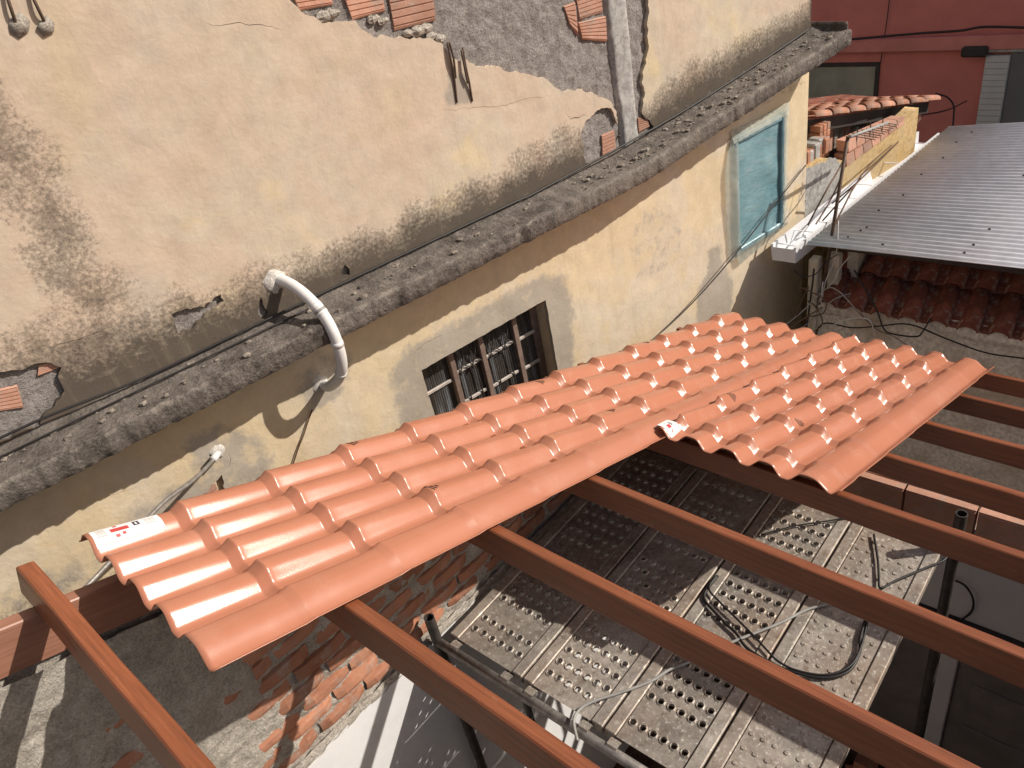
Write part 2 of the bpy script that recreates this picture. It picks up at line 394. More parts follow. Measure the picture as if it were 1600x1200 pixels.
def mildew_u(p):
    s, z = p; h = z - ZL - ledge_dz(s)
    top = .30 + .10 * nz(s, 0, 3, 1.7) + .07 * nz(s, 4, 1, 6) + .26 * smooth01((1.0 - s) / 1.2)
    m = 1.5 * max(0., 1 - h / top) ** 1.1
    q_ = (s + .06 * nz(s, z, 2, 5) + .03 * nz(s, z, 3, 13), z + .06 * nz(s, z, 6, 5)); d = polyd(q_, stain); m = max(m, .66 * max(0., 1 - d / .20) ** .9)
    return m
def grey_u(p):
    s, z = p; v = 0
    v = max(v, .9 * polymask(p, SC1, .03))
    return v
SC1 = sc1
outer = [(S0, ZL - .04), (S1, ZL - .04 + ledge_dz(S1)), (S1, 7.2), (S0, 7.2)]
outer = [(S0, ZL - .04)] + [(S1 * i / 20, ZL - .04 + ledge_dz(S1 * i / 20)) for i in range(0, 21)] + [(S1, 7.2), (S0, 7.2)]
def crack(pts, w_, seed):
    up = jag(pts, .012, .007, seed, False); n_ = len(up)
    return [(p[0], p[1] + w_ * math.sin(math.pi * (i + .3) / (n_ + .6))) for i, p in enumerate(up)] + [(p[0], p[1] - .0006) for p in reversed(up)]
cracks = [crack(q, w_, i) for i, (q, w_) in enumerate((([(1.073,4.96),(1.132,4.937),(1.208,4.931),(1.279,4.908),(1.359,4.865)], .0016), ([(2.763,4.122),(2.798,4.084),(2.858,4.072),(2.902,4.073)], .004), ([(2.007,4.366),(2.188,4.325),(2.379,4.277),(2.548,4.269),(2.675,4.239)], .0012), ([(-0.028,4.093),(0.114,4.06),(0.251,4.046),(0.374,4.042)], .0016)))]
holes = cracks + [jag(peel, .016, .016, 1), jag(low_peel, .016, .012, 2), jag(hole_b, .012, .012, 4), jag(hole_l, .016, .014, 5), jag(chip1, .008, .006, 6), jag(chip2, .008, .006, 7)]
# keep the outlines apart so that the plaster can be cut cleanly
v, f, a = sheet2d(outer, holes, .035, 0, .024, {'mildew': mildew_u, 'grey': grey_u}, lambda p: .006 * nz(p[0], p[1], 2, 2.2) + .0035 * nz(p[0], p[1], 7, 9))
upper = mesh('upper_wall_plaster', v, f, 'plaster_upper', house, True, a)
upper['label'] = 'pale tan upper wall plaster with black mildew and peeled patches'
# --- masonry behind the plaster
def grid(u0, u1, nu, w0, w1, nw, fn):
    vs = [fn(u0 + (u1 - u0) * i / nu, w0 + (w1 - w0) * j / nw) for i in range(nu + 1) for j in range(nw + 1)]
    fs = [(i * (nw + 1) + j, (i + 1) * (nw + 1) + j, (i + 1) * (nw + 1) + j + 1, i * (nw + 1) + j + 1) for i in range(nu) for j in range(nw)]
    return vs, fs
def masonry_y(s, z):
    return .022 - .007 * nz(s, z, 1, 24) - .006 * nz(s, z, 4, 55) + .004 * nz(s, z, 8, 8)
v, f = grid(S0, S1 - .01, 440, ZL - .06, 5.6, 120, lambda s, z: (s, masonry_y(s, z), z))
mas = mesh('masonry', v, f, 'mortar_grey', house, True)
mas['label'] = 'rough grey mortar laid bare where the upper plaster fell off'
mb = MB(); mb.box((S0, .05, 0), (S1 - .012, .24, 7.2)); mb.box((S1 - .2, .24, 0), (S1 - .012, 3.4, 7.2))
core = mb.build('wall_core', 'plaster_upper', house)
# --- hollow clay bricks laid bare
def groove_brick(name, q, parent, mat='brick_orange', proud=.012, grooves=6, depth=.05):
    """q: four (s,z) corners, lower-left, lower-right, upper-right, upper-left; grooved along its length"""
    (a, b, c2, d) = [Vector(p) for p in q]; vs = []; fs = []
    prof = [(0, .005)]
    for i in range(grooves):
        t0 = (i + .5) / grooves; g2 = .10 / grooves
        prof += [(t0 - g2 * 1.4, 0), (t0 - g2 * .8, .0045), (t0 + g2 * .8, .0045), (t0 + g2 * 1.4, 0)]
    prof.append((1, .005))
    prof = [(0, depth)] + prof + [(1, depth)]
    for t_, y_ in prof:
        l = a.lerp(d, t_); r = b.lerp(c2, t_); y2 = .022 - proud + y_
        vs += [(l.x, y2, l.y), (r.x, y2, r.y)]
    for i in range(len(prof) - 1): fs.append((2 * i, 2 * i + 1, 2 * i + 3, 2 * i + 2))
    fs.append(tuple(2 * i for i in range(len(prof)))); fs.append(tuple(2 * i + 1 for i in reversed(range(len(prof)))))
    return mesh(name, vs, fs, mat, parent)
for q in ([(1.464,4.916),(1.614,4.902),(1.61,5.015),(1.453,5.024)], [(1.682,4.831),(1.844,4.827),(1.855,4.942),(1.671,4.961)], [(1.868,4.745),(2.086,4.736),(2.113,4.915),(1.882,4.927)],
          [(2.956,4.539),(3.12,4.536),(3.126,4.662),(2.946,4.658)], [(2.958,4.443),(3.13,4.389),(3.14,4.516),(2.945,4.529)],
          [(2.886,4.528),(2.93,4.469),(2.936,4.628),(2.859,4.624)],
          [(3.314,3.846),(3.409,3.853),(3.393,3.903),(3.314,3.934)], [(3.004,3.806),(3.114,3.806),(3.115,3.923),(3.017,3.925)]):
    groove_brick('brick', q, mas, 'brick_orange')
for q in ([(-0.273,3.951),(-0.091,3.885),(-0.068,3.977),(-0.259,4.019)], [(0.004,3.976),(0.14,3.966),(0.146,3.997),(0.028,4.015)]):
    groove_brick('brick', q, mas, 'brick_orange', .008)
# --- rough stubs of mortar between the bricks
mb = MB()
for (px, pz) in [(1.777,4.812),(1.82,4.794),(1.982,4.718),(2.028,4.718),(1.931,4.72),(1.595,4.873),(1.559,4.871),(2.09,4.66),(2.046,4.681)]:
    r_ = .018 + rnd.random() * .012
    vs = []
    for i in range(5):
        for k in range(7):
            th = math.pi * i / 4; ph = 2 * math.pi * k / 7; q = r_ * (1 + .5 * nz(i * 3.1 + px * 9, k * 2.3 + pz * 7))
            vs.append((px + q * 1.5 * math.sin(th) * math.cos(ph), .012 + q * .7 * math.sin(th) * math.sin(ph), pz + q * .8 * math.cos(th)))
    mb.add(vs, [(i * 7 + k, i * 7 + (k + 1) % 7, (i + 1) * 7 + (k + 1) % 7, (i + 1) * 7 + k) for i in range(4) for k in range(7)])
o = mb.build('mortar_lumps', 'mortar_light', mas); o['kind'] = 'stuff'
# --- concrete column let into the wall
pl = [(3.134,5.023),(3.138,4.406),(3.147,4.139),(3.163,3.959),(3.158,3.777)]; pr = [(3.298,5.025),(3.312,4.364),(3.308,4.094),(3.306,3.915),(3.31,3.772)]
vs = []; fs = []
NP = 60
for i in range(NP + 1):
    t_ = i / NP * (len(pl) - 1); k = min(int(t_), len(pl) - 2); fr = t_ - k
    l = Vector(pl[k]).lerp(Vector(pl[k + 1]), fr); r = Vector(pr[k]).lerp(Vector(pr[k + 1]), fr)
    for j in range(9):
        e = j / 8; s_ = l.x + (r.x - l.x) * e + (.008 * nz(l.y, j, 3, 30) if j in (0, 8) else 0); z_ = l.y + (r.y - l.y) * e
        y_ = .03 if j in (0, 8) else -.001 + .007 * nz(s_, z_, 2, 14)
        vs.append((s_, y_, z_))
for i in range(NP):
    for j in range(8): fs.append((i * 9 + j, i * 9 + j + 1, (i + 1) * 9 + j + 1, (i + 1) * 9 + j))
o = mesh('concrete_column', vs, [tuple(reversed(q)) for q in fs], 'concrete', house, True); o['label'] = 'smooth grey concrete column let into the wall'
# rebar stubs hanging down the wall
for pts in ([(0.497,-0.012,5.198),(0.486,-0.02,5.133),(0.482,-0.004,5.089)], [(0.564,-0.012,5.184),(0.562,-0.02,5.12),(0.566,-0.004,5.073)], [(2.109,-0.01,4.639),(2.105,-0.016,4.56),(2.108,-0.008,4.483),(2.098,-0.002,4.375)],
            [(2.12,-0.01,4.637),(2.121,-0.016,4.565),(2.115,-0.008,4.481)], [(2.187,-0.01,4.598),(2.177,-0.018,4.513),(2.183,-0.012,4.445),(2.186,-0.002,4.355)], [(2.177,-0.01,4.589),(2.17,-0.018,4.501),(2.174,-0.012,4.442)]):
    MB().tube(spline(pts, 4), .0055, 6).build('steel_bar', 'rust_steel', house, True)
for pts in ([(0.47,5.115),(0.509,5.125),(0.525,5.094),(0.508,5.067),(0.472,5.052),(0.453,5.076)], [(0.547,5.089),(0.581,5.101),(0.595,5.07),(0.579,5.046),(0.548,5.042),(0.536,5.068)]):
    cx = sum(p[0] for p in pts) / 6; cz = sum(p[1] for p in pts) / 6; mb = MB()
    P2 = jag(pts, .02, .008, cx); vs = [(cx, -.016, cz)] + [(p[0], -.009, p[1]) for p in P2] + [(p[0] * 1.0, .006, p[1]) for p in P2]; n_ = len(P2)
    fs = [(0, 1 + i, 1 + (i + 1) % n_) for i in range(n_)] + [(1 + i, 1 + n_ + i, 1 + n_ + (i + 1) % n_, 1 + (i + 1) % n_) for i in range(n_)]
    mesh('mortar_patch', vs, fs, 'mortar_light', house, True)
# --- the ledge (concrete slab sticking out of the wall)
prof = [(0.03, .02), (-.03, .012), (-.07, .004), (-.11, 0), (-.15, -.002), (-.20, -.004), (-.236, -.004), (-.246, -.010), (-.249, -.035), (-.248, -.06), (-.247, -.100), (-.238, -.106), (-.12, -.106), (.03, -.106)]
vs = []; fs = []; NS = 600; SE = 5.10
for i in range(NS + 1):
    s_ = S0 + (SE - S0) * i / NS; rag = .010 * nz(s_, 1, 0, 3.3) + .010 * nz(s_, 4, 0, 17)
    thin = 1.0
    for j, (y_, z_) in enumerate(prof):
        top = j <= 7
        nn = (.010 * nz(s_, y_, 1, 12) + .008 * nz(s_, y_, 2, 34)) * (1 if top else .45)
        yy = y_ + (rag + .007 * nz(s_, j * .3, 5, 40) if j >= 6 and j < 12 else 0)
        if yy < 0 and s_ > 5.6: yy *= thin
        vs.append((s_, yy, ZL + z_ + nn * .8 + ledge_dz(s_)))
n_ = len(prof)
for i in range(NS):
    for j in range(n_ - 1): fs.append((i * n_ + j, i * n_ + j + 1, (i + 1) * n_ + j + 1, (i + 1) * n_ + j))
fs.append(tuple(NS * n_ + j for j in range(n_)))
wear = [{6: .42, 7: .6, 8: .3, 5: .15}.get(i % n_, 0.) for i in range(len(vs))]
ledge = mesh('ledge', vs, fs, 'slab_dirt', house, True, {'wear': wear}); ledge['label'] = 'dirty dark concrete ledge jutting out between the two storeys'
zr = ZL + ledge_dz(5.06)
mb = MB(); v, f = grid(5.018, 5.105, 6, -.20, 1.1, 60, lambda a_, b_: (a_, b_, zr - .01 + .008 * nz(a_, b_, 3, 14)))
mb.add(v, [tuple(reversed(q)) for q in f]); mb.box((5.018, -.20, zr - .10), (5.104, 1.1, zr - .03)); mb.build('ledge_return', 'slab_dirt', ledge)
MB().bbox((5.085, -.225, zr - .09), (5.112, 1.1, zr + .045), .01).build('ledge_rim', 'slab_dirt', ledge)

# --- lower wall with its window openings
gw = [(1.54,3.165),(2.42,3.16)]          # top corners of the grey window
GW0, GW1, GZ1, GZ0 = 1.535, 2.42, 3.165, 2.15
bw = (4.15, 4.72, 2.71, 3.55)
gpatch = [[(1.378,3.168),(1.447,3.287),(1.743,3.288),(2.144,3.29),(2.43,3.279),(2.569,3.216),(2.585,3.082),(2.535,2.703),(2.408,2.386),(1.349,2.808)], [(3.742,2.38),(3.786,2.615),(3.901,2.663),(3.91,2.831),(3.98,2.816),(4.014,2.638),(4.098,2.524),(4.086,2.21)],
          [(3.142,3.221),(3.185,3.331),(3.424,3.364),(3.592,3.192),(3.601,2.939),(3.193,2.934)], [(0.379,3.43),(0.497,3.427),(0.623,3.273),(0.616,3.084),(0.412,2.987),(0.327,3.09)], [(-0.177,3.129),(-0.033,3.206),(0.101,3.256),(0.294,3.23),(0.437,3.207),(0.244,3.112),(-0.051,3.105)],
          [(-0.584,3.175),(-0.37,3.214),(-0.235,3.177),(-0.244,2.987),(-0.505,2.94)], [(0.915,3.43),(1.045,3.503),(1.163,3.439),(1.079,3.299),(0.927,3.274)]]
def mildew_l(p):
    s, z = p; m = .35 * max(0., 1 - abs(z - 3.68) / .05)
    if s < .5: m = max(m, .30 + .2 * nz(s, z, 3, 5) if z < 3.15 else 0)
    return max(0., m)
def grey_l(p):
    g_ = .0
    for q, k_ in zip(gpatch, (.72, .75, .40, .62, .62, .5, .62)): g_ = max(g_, k_ * polymask(p, q, .10))
    return g_
ex1 = [(-0.095,3.132),(0.008,3.143),(0.143,3.141),(0.256,3.142),(0.333,3.164),(0.423,3.209),(0.415,3.137),(0.448,3.062),(0.3,2.949),(-0.036,3.013)]
outer = [(S0, 1.2), (S1, 1.2), (S1, 3.69 + ledge_dz(S1)), (3.05, 3.69), (S0, 3.69)]
gwh = [(GW0, GZ0), (GW1, GZ0), (GW1, GZ1), (GW0, GZ1)]; bwh = [(bw[0] + .03, bw[2] + .03), (bw[1] - .03, bw[2] + .03), (bw[1] - .03, bw[3] - .03), (bw[0] + .03, bw[3] - .03)]
v, f, a = sheet2d(outer, [jag(gwh, .03, .004, 3), bwh, jag(ex1, .012, .014, 8), crack([(0.49,3.322),(0.496,3.258),(0.469,3.223)], .003, 3), crack([(1.488,3.265),(1.542,3.283),(1.612,3.297),(1.702,3.294)], .003, 5), crack([(2.905,3.151),(2.905,3.042),(2.91,2.928)], .004, 6), crack([(-0.133,3.392),(-0.004,3.387),(0.104,3.357)], .0025, 8)], .035, .001, .024, {'mildew': mildew_l, 'grey': grey_l}, lambda p: .005 * nz(p[0], p[1], 12, 2.6) + .003 * nz(p[0], p[1], 17, 8))
lower = mesh('lower_wall_plaster', v, f, 'plaster_lower', house, True, a); lower['label'] = 'faded yellow lower wall plaster with grey repair patches'
v, f = grid(S0, 1.3, 130, 2.6, 3.7, 50, lambda s, z: (s, masonry_y(s, z) + .004, z))
lm = mesh('lower_masonry', v, f, 'mortar_light', house, True)
# wall behind the skin, with the two openings left free
mb = MB()
for (a0, a1, z0, z1) in ((S0, GW0 - .001, 0, 3.695), (GW0 - .001, GW1 + .001, 0, GZ0), (GW0 - .001, GW1 + .001, GZ1 + .001, 3.695), (GW1 + .001, 4.17, 0, 3.695), (4.17, 4.70, 0, bw[2] + .02), (4.70, S1 - .012, 0, 3.695), (4.17, 4.70, bw[3] - .02, 3.695)):
    mb.box((a0, .0245, z0), (a1, .049, z1))
o = mb.build('wall_backing', 'plaster_lower', house); o['kind'] = 'stuff'
for q in ([(-0.02,3.099),(0.197,3.088),(0.209,3.157),(-0.011,3.158)], [(0.21,3.09),(0.38,3.051),(0.388,3.194),(0.222,3.16)]):
    groove_brick('brick', q, lm, 'brick_orange', .006, 4)
# flaked edge under the ledge
# --- grey window: recessed, four leaves with ribbed panes
core.hide_render = False
RV = .11
win = empty('window'); win.parent = house; win['label'] = 'recessed grey window with ribbed panes and wire grille'
me = core.data                      # cut the core behind the openings: rebuilt as blocks
bpy.data.objects.remove(core)
mb = MB()
for (a0, a1, z0, z1) in ((S0, GW0 - .003, 0, 7.2), (GW1 + .003, 4.17, 0, 7.2), (4.70, S1 - .014, 0, 7.2), (GW0 - .003, GW1 + .003, 0, GZ0 - .003), (GW0 - .003, GW1 + .003, GZ1 + .003, 7.2), (4.17, 4.70, 0, bw[2] + .02), (4.17, 4.70, bw[3] - .02, 7.2)):
    mb.box((a0, .0495, z0), (a1, .24, z1))
mb.box((S1 - .2, .2405, 0), (S1 - .014, 3.4, 7.2))
o = mb.build('wall_core', 'plaster_lower', house); o['kind'] = 'stuff'
ml = [GW0 + .005, 1.775, 1.985, 2.235, 2.40]
mb = MB()
mb.box((GW0, RV, GZ1 - .03), (GW1, RV + .04, GZ1)); mb.box((GW0, RV, GZ0), (GW0 + .025, RV + .04, GZ1 - .03)); mb.box((GW1 - .05, RV, GZ0), (GW1, RV + .04, GZ1 - .03))
mb.build('window_frame', 'window_frame_paint', win)
for i, m_ in enumerate(ml[1:4]):
    MB().bbox((m_ - .018, RV - .02, GZ0), (m_ + .018, RV + .02, GZ1 - .031), .004).build('mullion', 'window_frame_paint', win)
for i in range(4):
    a0 = ml[i] + .02; a1 = ml[i + 1] - .02
    MB().box((a0 - .002, RV + .012, GZ0 + .01), (a1 + .002, RV + .018, GZ1 - .032)).build('pane', 'ribbed_glass', win)
    for k in range(4):
        zb = GZ1 - (.20 if i != 0 else .235) - k * .205 - (.01 * i)
        MB().bbox((a0, RV - .006, zb), (a1, RV + .008, zb + .02), .003).build('glazing_bar', 'window_bar_paint', win)
for i in (1, 2):                    # bent wires of the grille behind the bars
    a0 = ml[i] + .02; a1 = ml[i + 1] - .02; w_ = a1 - a0
    for (x, tz) in ((.25, 0), (.75, 0)):
        xs = a0 + w_ * x
        MB().tube(spline([(xs + .02, RV - .012, GZ1 - .03), (xs + .015, RV - .014, GZ1 - .12), (xs - .03, RV - .014, GZ1 - .22), (xs, RV - .012, GZ1 - .26), (xs + .01, RV - .012, GZ1 - .9)], 5), .0042, 5).build('grille_wire', 'dark_steel', win, True)
        MB().tube(spline([(xs - .03, RV - .012, GZ1 - .06), (xs, RV - .014, GZ1 - .16), (xs + .04, RV - .014, GZ1 - .20), (xs + .05, RV - .012, GZ1 - .23)], 5), .0036, 5).build('grille_wire', 'dark_steel', win, True)
MB().box((GW0 - .02, .2395, GZ0 - .02), (GW1 + .02, .2535, GZ1 + .02)).build('dark_backing', 'dark_shade', win)
# --- blue window wrapped in plastic film
bwin = empty('window'); bwin.parent = house; bwin['label'] = 'blue window wrapped in torn clear plastic film'
B0, B1, BZ0, BZ1 = bw
mb = MB()
for (a, b) in (((B0, -.03, BZ0), (B0 + .045, .03, BZ1)), ((B1 - .045, -.03, BZ0), (B1, .03, BZ1)), ((B0 + .045, -.03, BZ1 - .045), (B1 - .045, .03, BZ1)), ((B0 + .045, -.03, BZ0), (B1 - .045, .03, BZ0 + .045))): mb.bbox(a, b, .006)
mb.build('window_frame', 'film', bwin)
v, f = grid(B0 + .04, B1 - .04, 24, BZ0 + .04, BZ1 - .04, 36, lambda s, z: (s, -.008 + .008 * nz(s, z, 1, 7), z))
mesh('pane', v, [tuple(q) for q in f], 'film', bwin, True)
MB().bbox(((B0 + B1) / 2 - .012, -.004, BZ0 + .04), ((B0 + B1) / 2 + .012, .02, BZ1 - .04), .003).build('mullion', 'film', bwin)
def film_strip(a, b, n_=20, wv=.012, nm='plastic_film'):
    """ribbon between two (s,y,z) polylines"""
    A = spline(a, n_); B = spline(b, n_); vs = []; 
    for p, q in zip(A, B):
        for k in range(5):
            e = k / 4; r_ = p.lerp(q, e); vs.append((r_.x, r_.y - abs(wv * nz(r_.x, r_.z, 3, 16)), r_.z))
    fs = [(i * 5 + k, i * 5 + k + 1, (i + 1) * 5 + k + 1, (i + 1) * 5 + k) for i in range(len(A) - 1) for k in range(4)]
    return mesh(nm, vs, fs, 'plastic', bwin, True)
film_strip([(B0 + .03, -.034, BZ1), (B0 + .03, -.034, 3.2), (B0 + .035, -.034, BZ0 - .01)], [(B0 - .02, -.012, BZ1 + .01), (B0 - .11, -.02, 3.36), (B0 - .055, -.012, 3.22)][0:1] + [(B0 - .10, -.02, 3.3), (B0 - .07, -.008, BZ0 - .02)])
film_strip([(B1 - .03, -.034, BZ1), (B1 - .03, -.034, 3.1), (B1 - .03, -.034, BZ0)], [(B1 + .07, -.008, BZ1 + .02), (B1 + .06, -.008, 3.1), (B1 + .06, -.008, BZ0 + .01)])
film_strip([(B0 - .02, -.034, BZ1 - .03), (4.4, -.036, BZ1 - .02), (B1 + .02, -.034, BZ1 - .02)], [(B0 - .02, -.006, BZ1 + .05), (4.42, -.008, BZ1 + .045), (B1 + .07, -.006, BZ1 + .05)])
film_strip([(B0 - .01, -.034, BZ0 + .03), (4.4, -.036, BZ0 + .03), (B1 + .03, -.034, BZ0 + .03)], [(B0 + .02, -.02, BZ0 - .09), (4.42, -.02, BZ0 - .05), (B1 + .07, -.01, BZ0 - .01)])

# ---- pipe loop, cables and rods on the house wall
HM = house.matrix_basis.copy()
hm = Matrix.Translation(house.location) @ Matrix.Rotation(R(-10.2), 4, 'Z')
def on_house(pts): return [hm @ Vector(p) for p in pts]
def tube_thing(name, pts, r, mat, label, cat, seg=8, n=6, group=None):
    P = spline(pts, n); o0 = Vector(P[0]); mb = MB().tube([Vector(p) - o0 for p in P], r, seg)
    o = mb.build(name, mat, None, True); o.location = o0
    return tag(o, label, cat, group)
pp = [(0.998,0,3.937),(1.008,-0.04,3.931),(1.019,-0.09,3.917),(1.031,-0.145,3.889),(1.041,-0.195,3.849),(1.05,-0.235,3.794),(1.053,-0.26,3.724),(1.051,-0.265,3.642),(1.046,-0.245,3.557),(1.037,-0.195,3.481),(1.025,-0.125,3.422),(1.015,-0.06,3.383),(1.017,0,3.369)]
pipe = tube_thing('drain_pipe', on_house(pp), .0255, 'white_pvc', 'curved white pipe looping from the upper wall over the ledge', 'pipe', 14, 6)
PS = spline(pp, 6)
def ring(i, r, L, nm, mt):
    p = hm @ PS[i]; d = ((hm @ PS[i + 1]) - (hm @ PS[i - 1])).normalized()
    P = [p - d * L - pipe.location, p + d * L - pipe.location]; MB().tube(P, r, 14).build(nm, mt, pipe, True)
ring(25, .0268, .014, 'tape_wrap', 'white_paint'); ring(27, .0275, .006, 'tape_wrap', 'grey_cable'); ring(28, .0272, .006, 'tape_wrap', 'white_paint'); ring(40, .0268, .012, 'pipe_joint', 'white_pvc'); ring(52, .0268, .012, 'pipe_joint', 'white_pvc')
def splat(p, r, seed):
    vs = [(p[0], -.010, p[1])]; n_ = 22
    for rr, yy in ((.45, -.009), (.8, -.005), (1., .004)):
        for k in range(n_):
            th = 2 * math.pi * k / n_; q = r * rr * (1 + .35 * nz(math.cos(th) * 2, math.sin(th) * 2, seed))
            vs.append((p[0] + q * math.cos(th), yy + .004 * nz(k, rr * 7, seed), p[1] + q * math.sin(th)))
    fs = [(0, 1 + (k + 1) % n_, 1 + k) for k in range(n_)] + [(1 + j * n_ + k, 1 + j * n_ + (k + 1) % n_, 1 + (j + 1) * n_ + (k + 1) % n_, 1 + (j + 1) * n_ + k) for j in range(2) for k in range(n_)]
    return mesh('putty_collar', vs, fs, 'putty', house, True)
for i, (p, r_) in enumerate(zip([(0.978,3.943),(1.001,3.382),(0.454,3.323)], (.055, .05, .035))): splat(p, r_, i * 3.3)
cab = []
for (px, dy) in zip([(-0.293,3.831),(-0.202,3.836),(-0.014,3.833),(0.328,3.795),(0.818,3.768),(1.31,3.763),(1.685,3.785),(2.305,3.78),(2.5,3.793),(3.592,3.846),(4.549,3.958),(4.992,4.029)], [0] * 12):
    cab.append((px[0], -.03 + .01 * nz(px[0], 2), max(px[1], ZL + ledge_dz(px[0]) + .028)))
tube_thing('ledge_cable', on_house(cab), .0055, 'black_rubber', 'thin dark cable running along the back of the ledge', 'cable')
cab = [(p[0], -.085, ZL + .014) for p in [(-0.276,3.82),(-0.146,3.767),(0.048,3.771),(0.327,3.764),(0.574,3.756),(0.815,3.76),(1.044,3.778)]]
tube_thing('ledge_cable', on_house(cab), .004, 'black_rubber', 'second thin cable on the ledge left of the white pipe', 'cable')
tube_thing('wall_cable', on_house([(4.99,-0.02,3.083),(4.653,-0.05,2.981),(4.061,-0.06,2.746),(3.611,-0.05,2.586),(3.21,-0.05,2.51),(2.717,-0.05,2.477)]), .0045, 'black_rubber', 'taut thin cable slanting across the wall below the blue window', 'cable', n=3)
tube_thing('wall_cable', on_house([(0.918,-0.012,3.285),(0.87,-0.012,3.23),(0.832,-0.014,3.185),(0.787,-0.012,3.135),(0.735,-0.01,3.069)]), .0035, 'brown_cable', 'short thin wire dangling on the yellow wall under the pipe', 'cable')
rod = tube_thing('stay_rod', on_house([(0.454,0,3.316),(0.428,-0.03,3.319),(0.282,-0.22,3.39),(0.128,-0.35,3.444),(-0.114,-0.55,3.465),(-0.244,-0.62,3.46)]), .009, 'grey_steel', 'thin grey rod slanting from the wall down behind the tiled sheet', 'rod', n=4)
P0 = hm @ Vector([(0.454,0,3.316)][0]); P1 = hm @ Vector([(0.416,-0.05,3.33)][0])
MB().tube([P0 - rod.location, P1 - rod.location], .016, 10).build('rod_socket', 'white_pvc', rod, True)
# ---- debris on the ledge
mb = MB()
for k in range(300):
    s_ = -.6 + 5.6 * rnd.random(); 
    if rnd.random() < .5: s_ = 2.6 + 2.4 * rnd.random()
    y_ = -.015 - .20 * rnd.random(); r_ = .004 + .011 * rnd.random() ** 2.5
    vs = []
    for i in range(4):
        for q in range(5):
            th = math.pi * i / 3; ph = 2 * math.pi * q / 5 + k; e = r_ * (1 + .7 * nz(i + k * 3.3, q, k))
            vs.append(hm @ Vector((s_ + 1.7 * e * math.sin(th) * math.cos(ph), y_ + e * 1.2 * math.sin(th) * math.sin(ph), ZL + ledge_dz(s_) + .004 + e * .8 * math.cos(th))))
    mb.add(vs, [(i * 5 + q, i * 5 + (q + 1) % 5, (i + 1) * 5 + (q + 1) % 5, (i + 1) * 5 + q) for i in range(3) for q in range(5)])
o = mb.build('ledge_debris', 'rubble'); tag(o, 'crumbs of mortar and dry leaves scattered on the ledge', 'debris', kind='stuff')

# ================================================================== THE NEW ROOF (u down the slope, v across, w off the plane)
SL = R(17.5); A2 = R(-1.5)
D1 = Vector((math.cos(SL) * math.cos(A2), math.cos(SL) * math.sin(A2), -math.sin(SL))); D2 = Vector((-math.sin(A2), math.cos(A2), 0)); D3 = D1.cross(D2)
def roof_frame(u, v, w_):
    p = D1 * u + D2 * v + D3 * w_ + Vector((0, 0, EYE))
    m_ = Matrix((D1, D2, D3)).transposed().to_4x4(); m_.translation = p
    return m_
def place(o, u, v, w_): o.matrix_world = roof_frame(u, v, w_); return o
# --- beams
UB = [.484, 1.032, 1.592, 2.106, 2.650, 3.120, 3.612, 4.12, 4.60]
LAB = ['leftmost brown roof beam, lying bare across the rafter beside the sheet end', 'second brown roof beam from the left, above the white wall',
       'third brown roof beam from the left, over the nearest perforated planks', 'fourth brown roof beam from the left, crossing above the middle of the planks',
       'fifth brown roof beam from the left, under the near end of the short sheet', 'sixth brown roof beam from the left, just above the brick topped wall',
       'seventh brown roof beam from the left, with splintered paler edge', 'eighth brown roof beam from the left, second from the far end',
       'ninth and farthest brown roof beam, at the far end of the sheets']
for i, u in enumerate(UB):
    wd = .048 if i < 5 else .044; L = 3.42; n_ = 40; mb = MB(); vs = []; fs = []
    cs = [(-wd / 2, -.004), (-wd / 2 + .004, 0), (wd / 2 - .004, 0), (wd / 2, -.004), (wd / 2, -.086), (wd / 2 - .004, -.09), (-wd / 2 + .004, -.09), (-wd / 2, -.086)]
    for k in range(n_ + 1):
        y_ = -L * k / n_; bow = .003 * nz(k * .21, i * 3.3)
        for x_, z_ in cs: vs.append((x_ + bow + .0012 * nz(x_ * 90, y_ * 8, i), y_, z_ + .0012 * nz(z_ * 60, y_ * 7, i + 9)))
    for k in range(n_):
        for j in range(8): fs.append((k * 8 + j, (k + 1) * 8 + j, (k + 1) * 8 + (j + 1) % 8, k * 8 + (j + 1) % 8))
    fs.append(tuple(range(8))); fs.append(tuple(n_ * 8 + j for j in reversed(range(8))))
    o = mesh('roof_beam', vs, fs, 'wood_beam'); place(o, u, 2.30, -1.300)
    tag(o, LAB[i], 'beam', 'brown roof beams laid side by side')
mb = MB().bbox((-.8, 0, -.155), (4.9, .05, 0), .004)
o = mb.build('rafter', 'wood_rafter'); place(o, 0, 2.165, -1.391); tag(o, 'deep brown rafter on top of the brick wall under the beams', 'rafter')

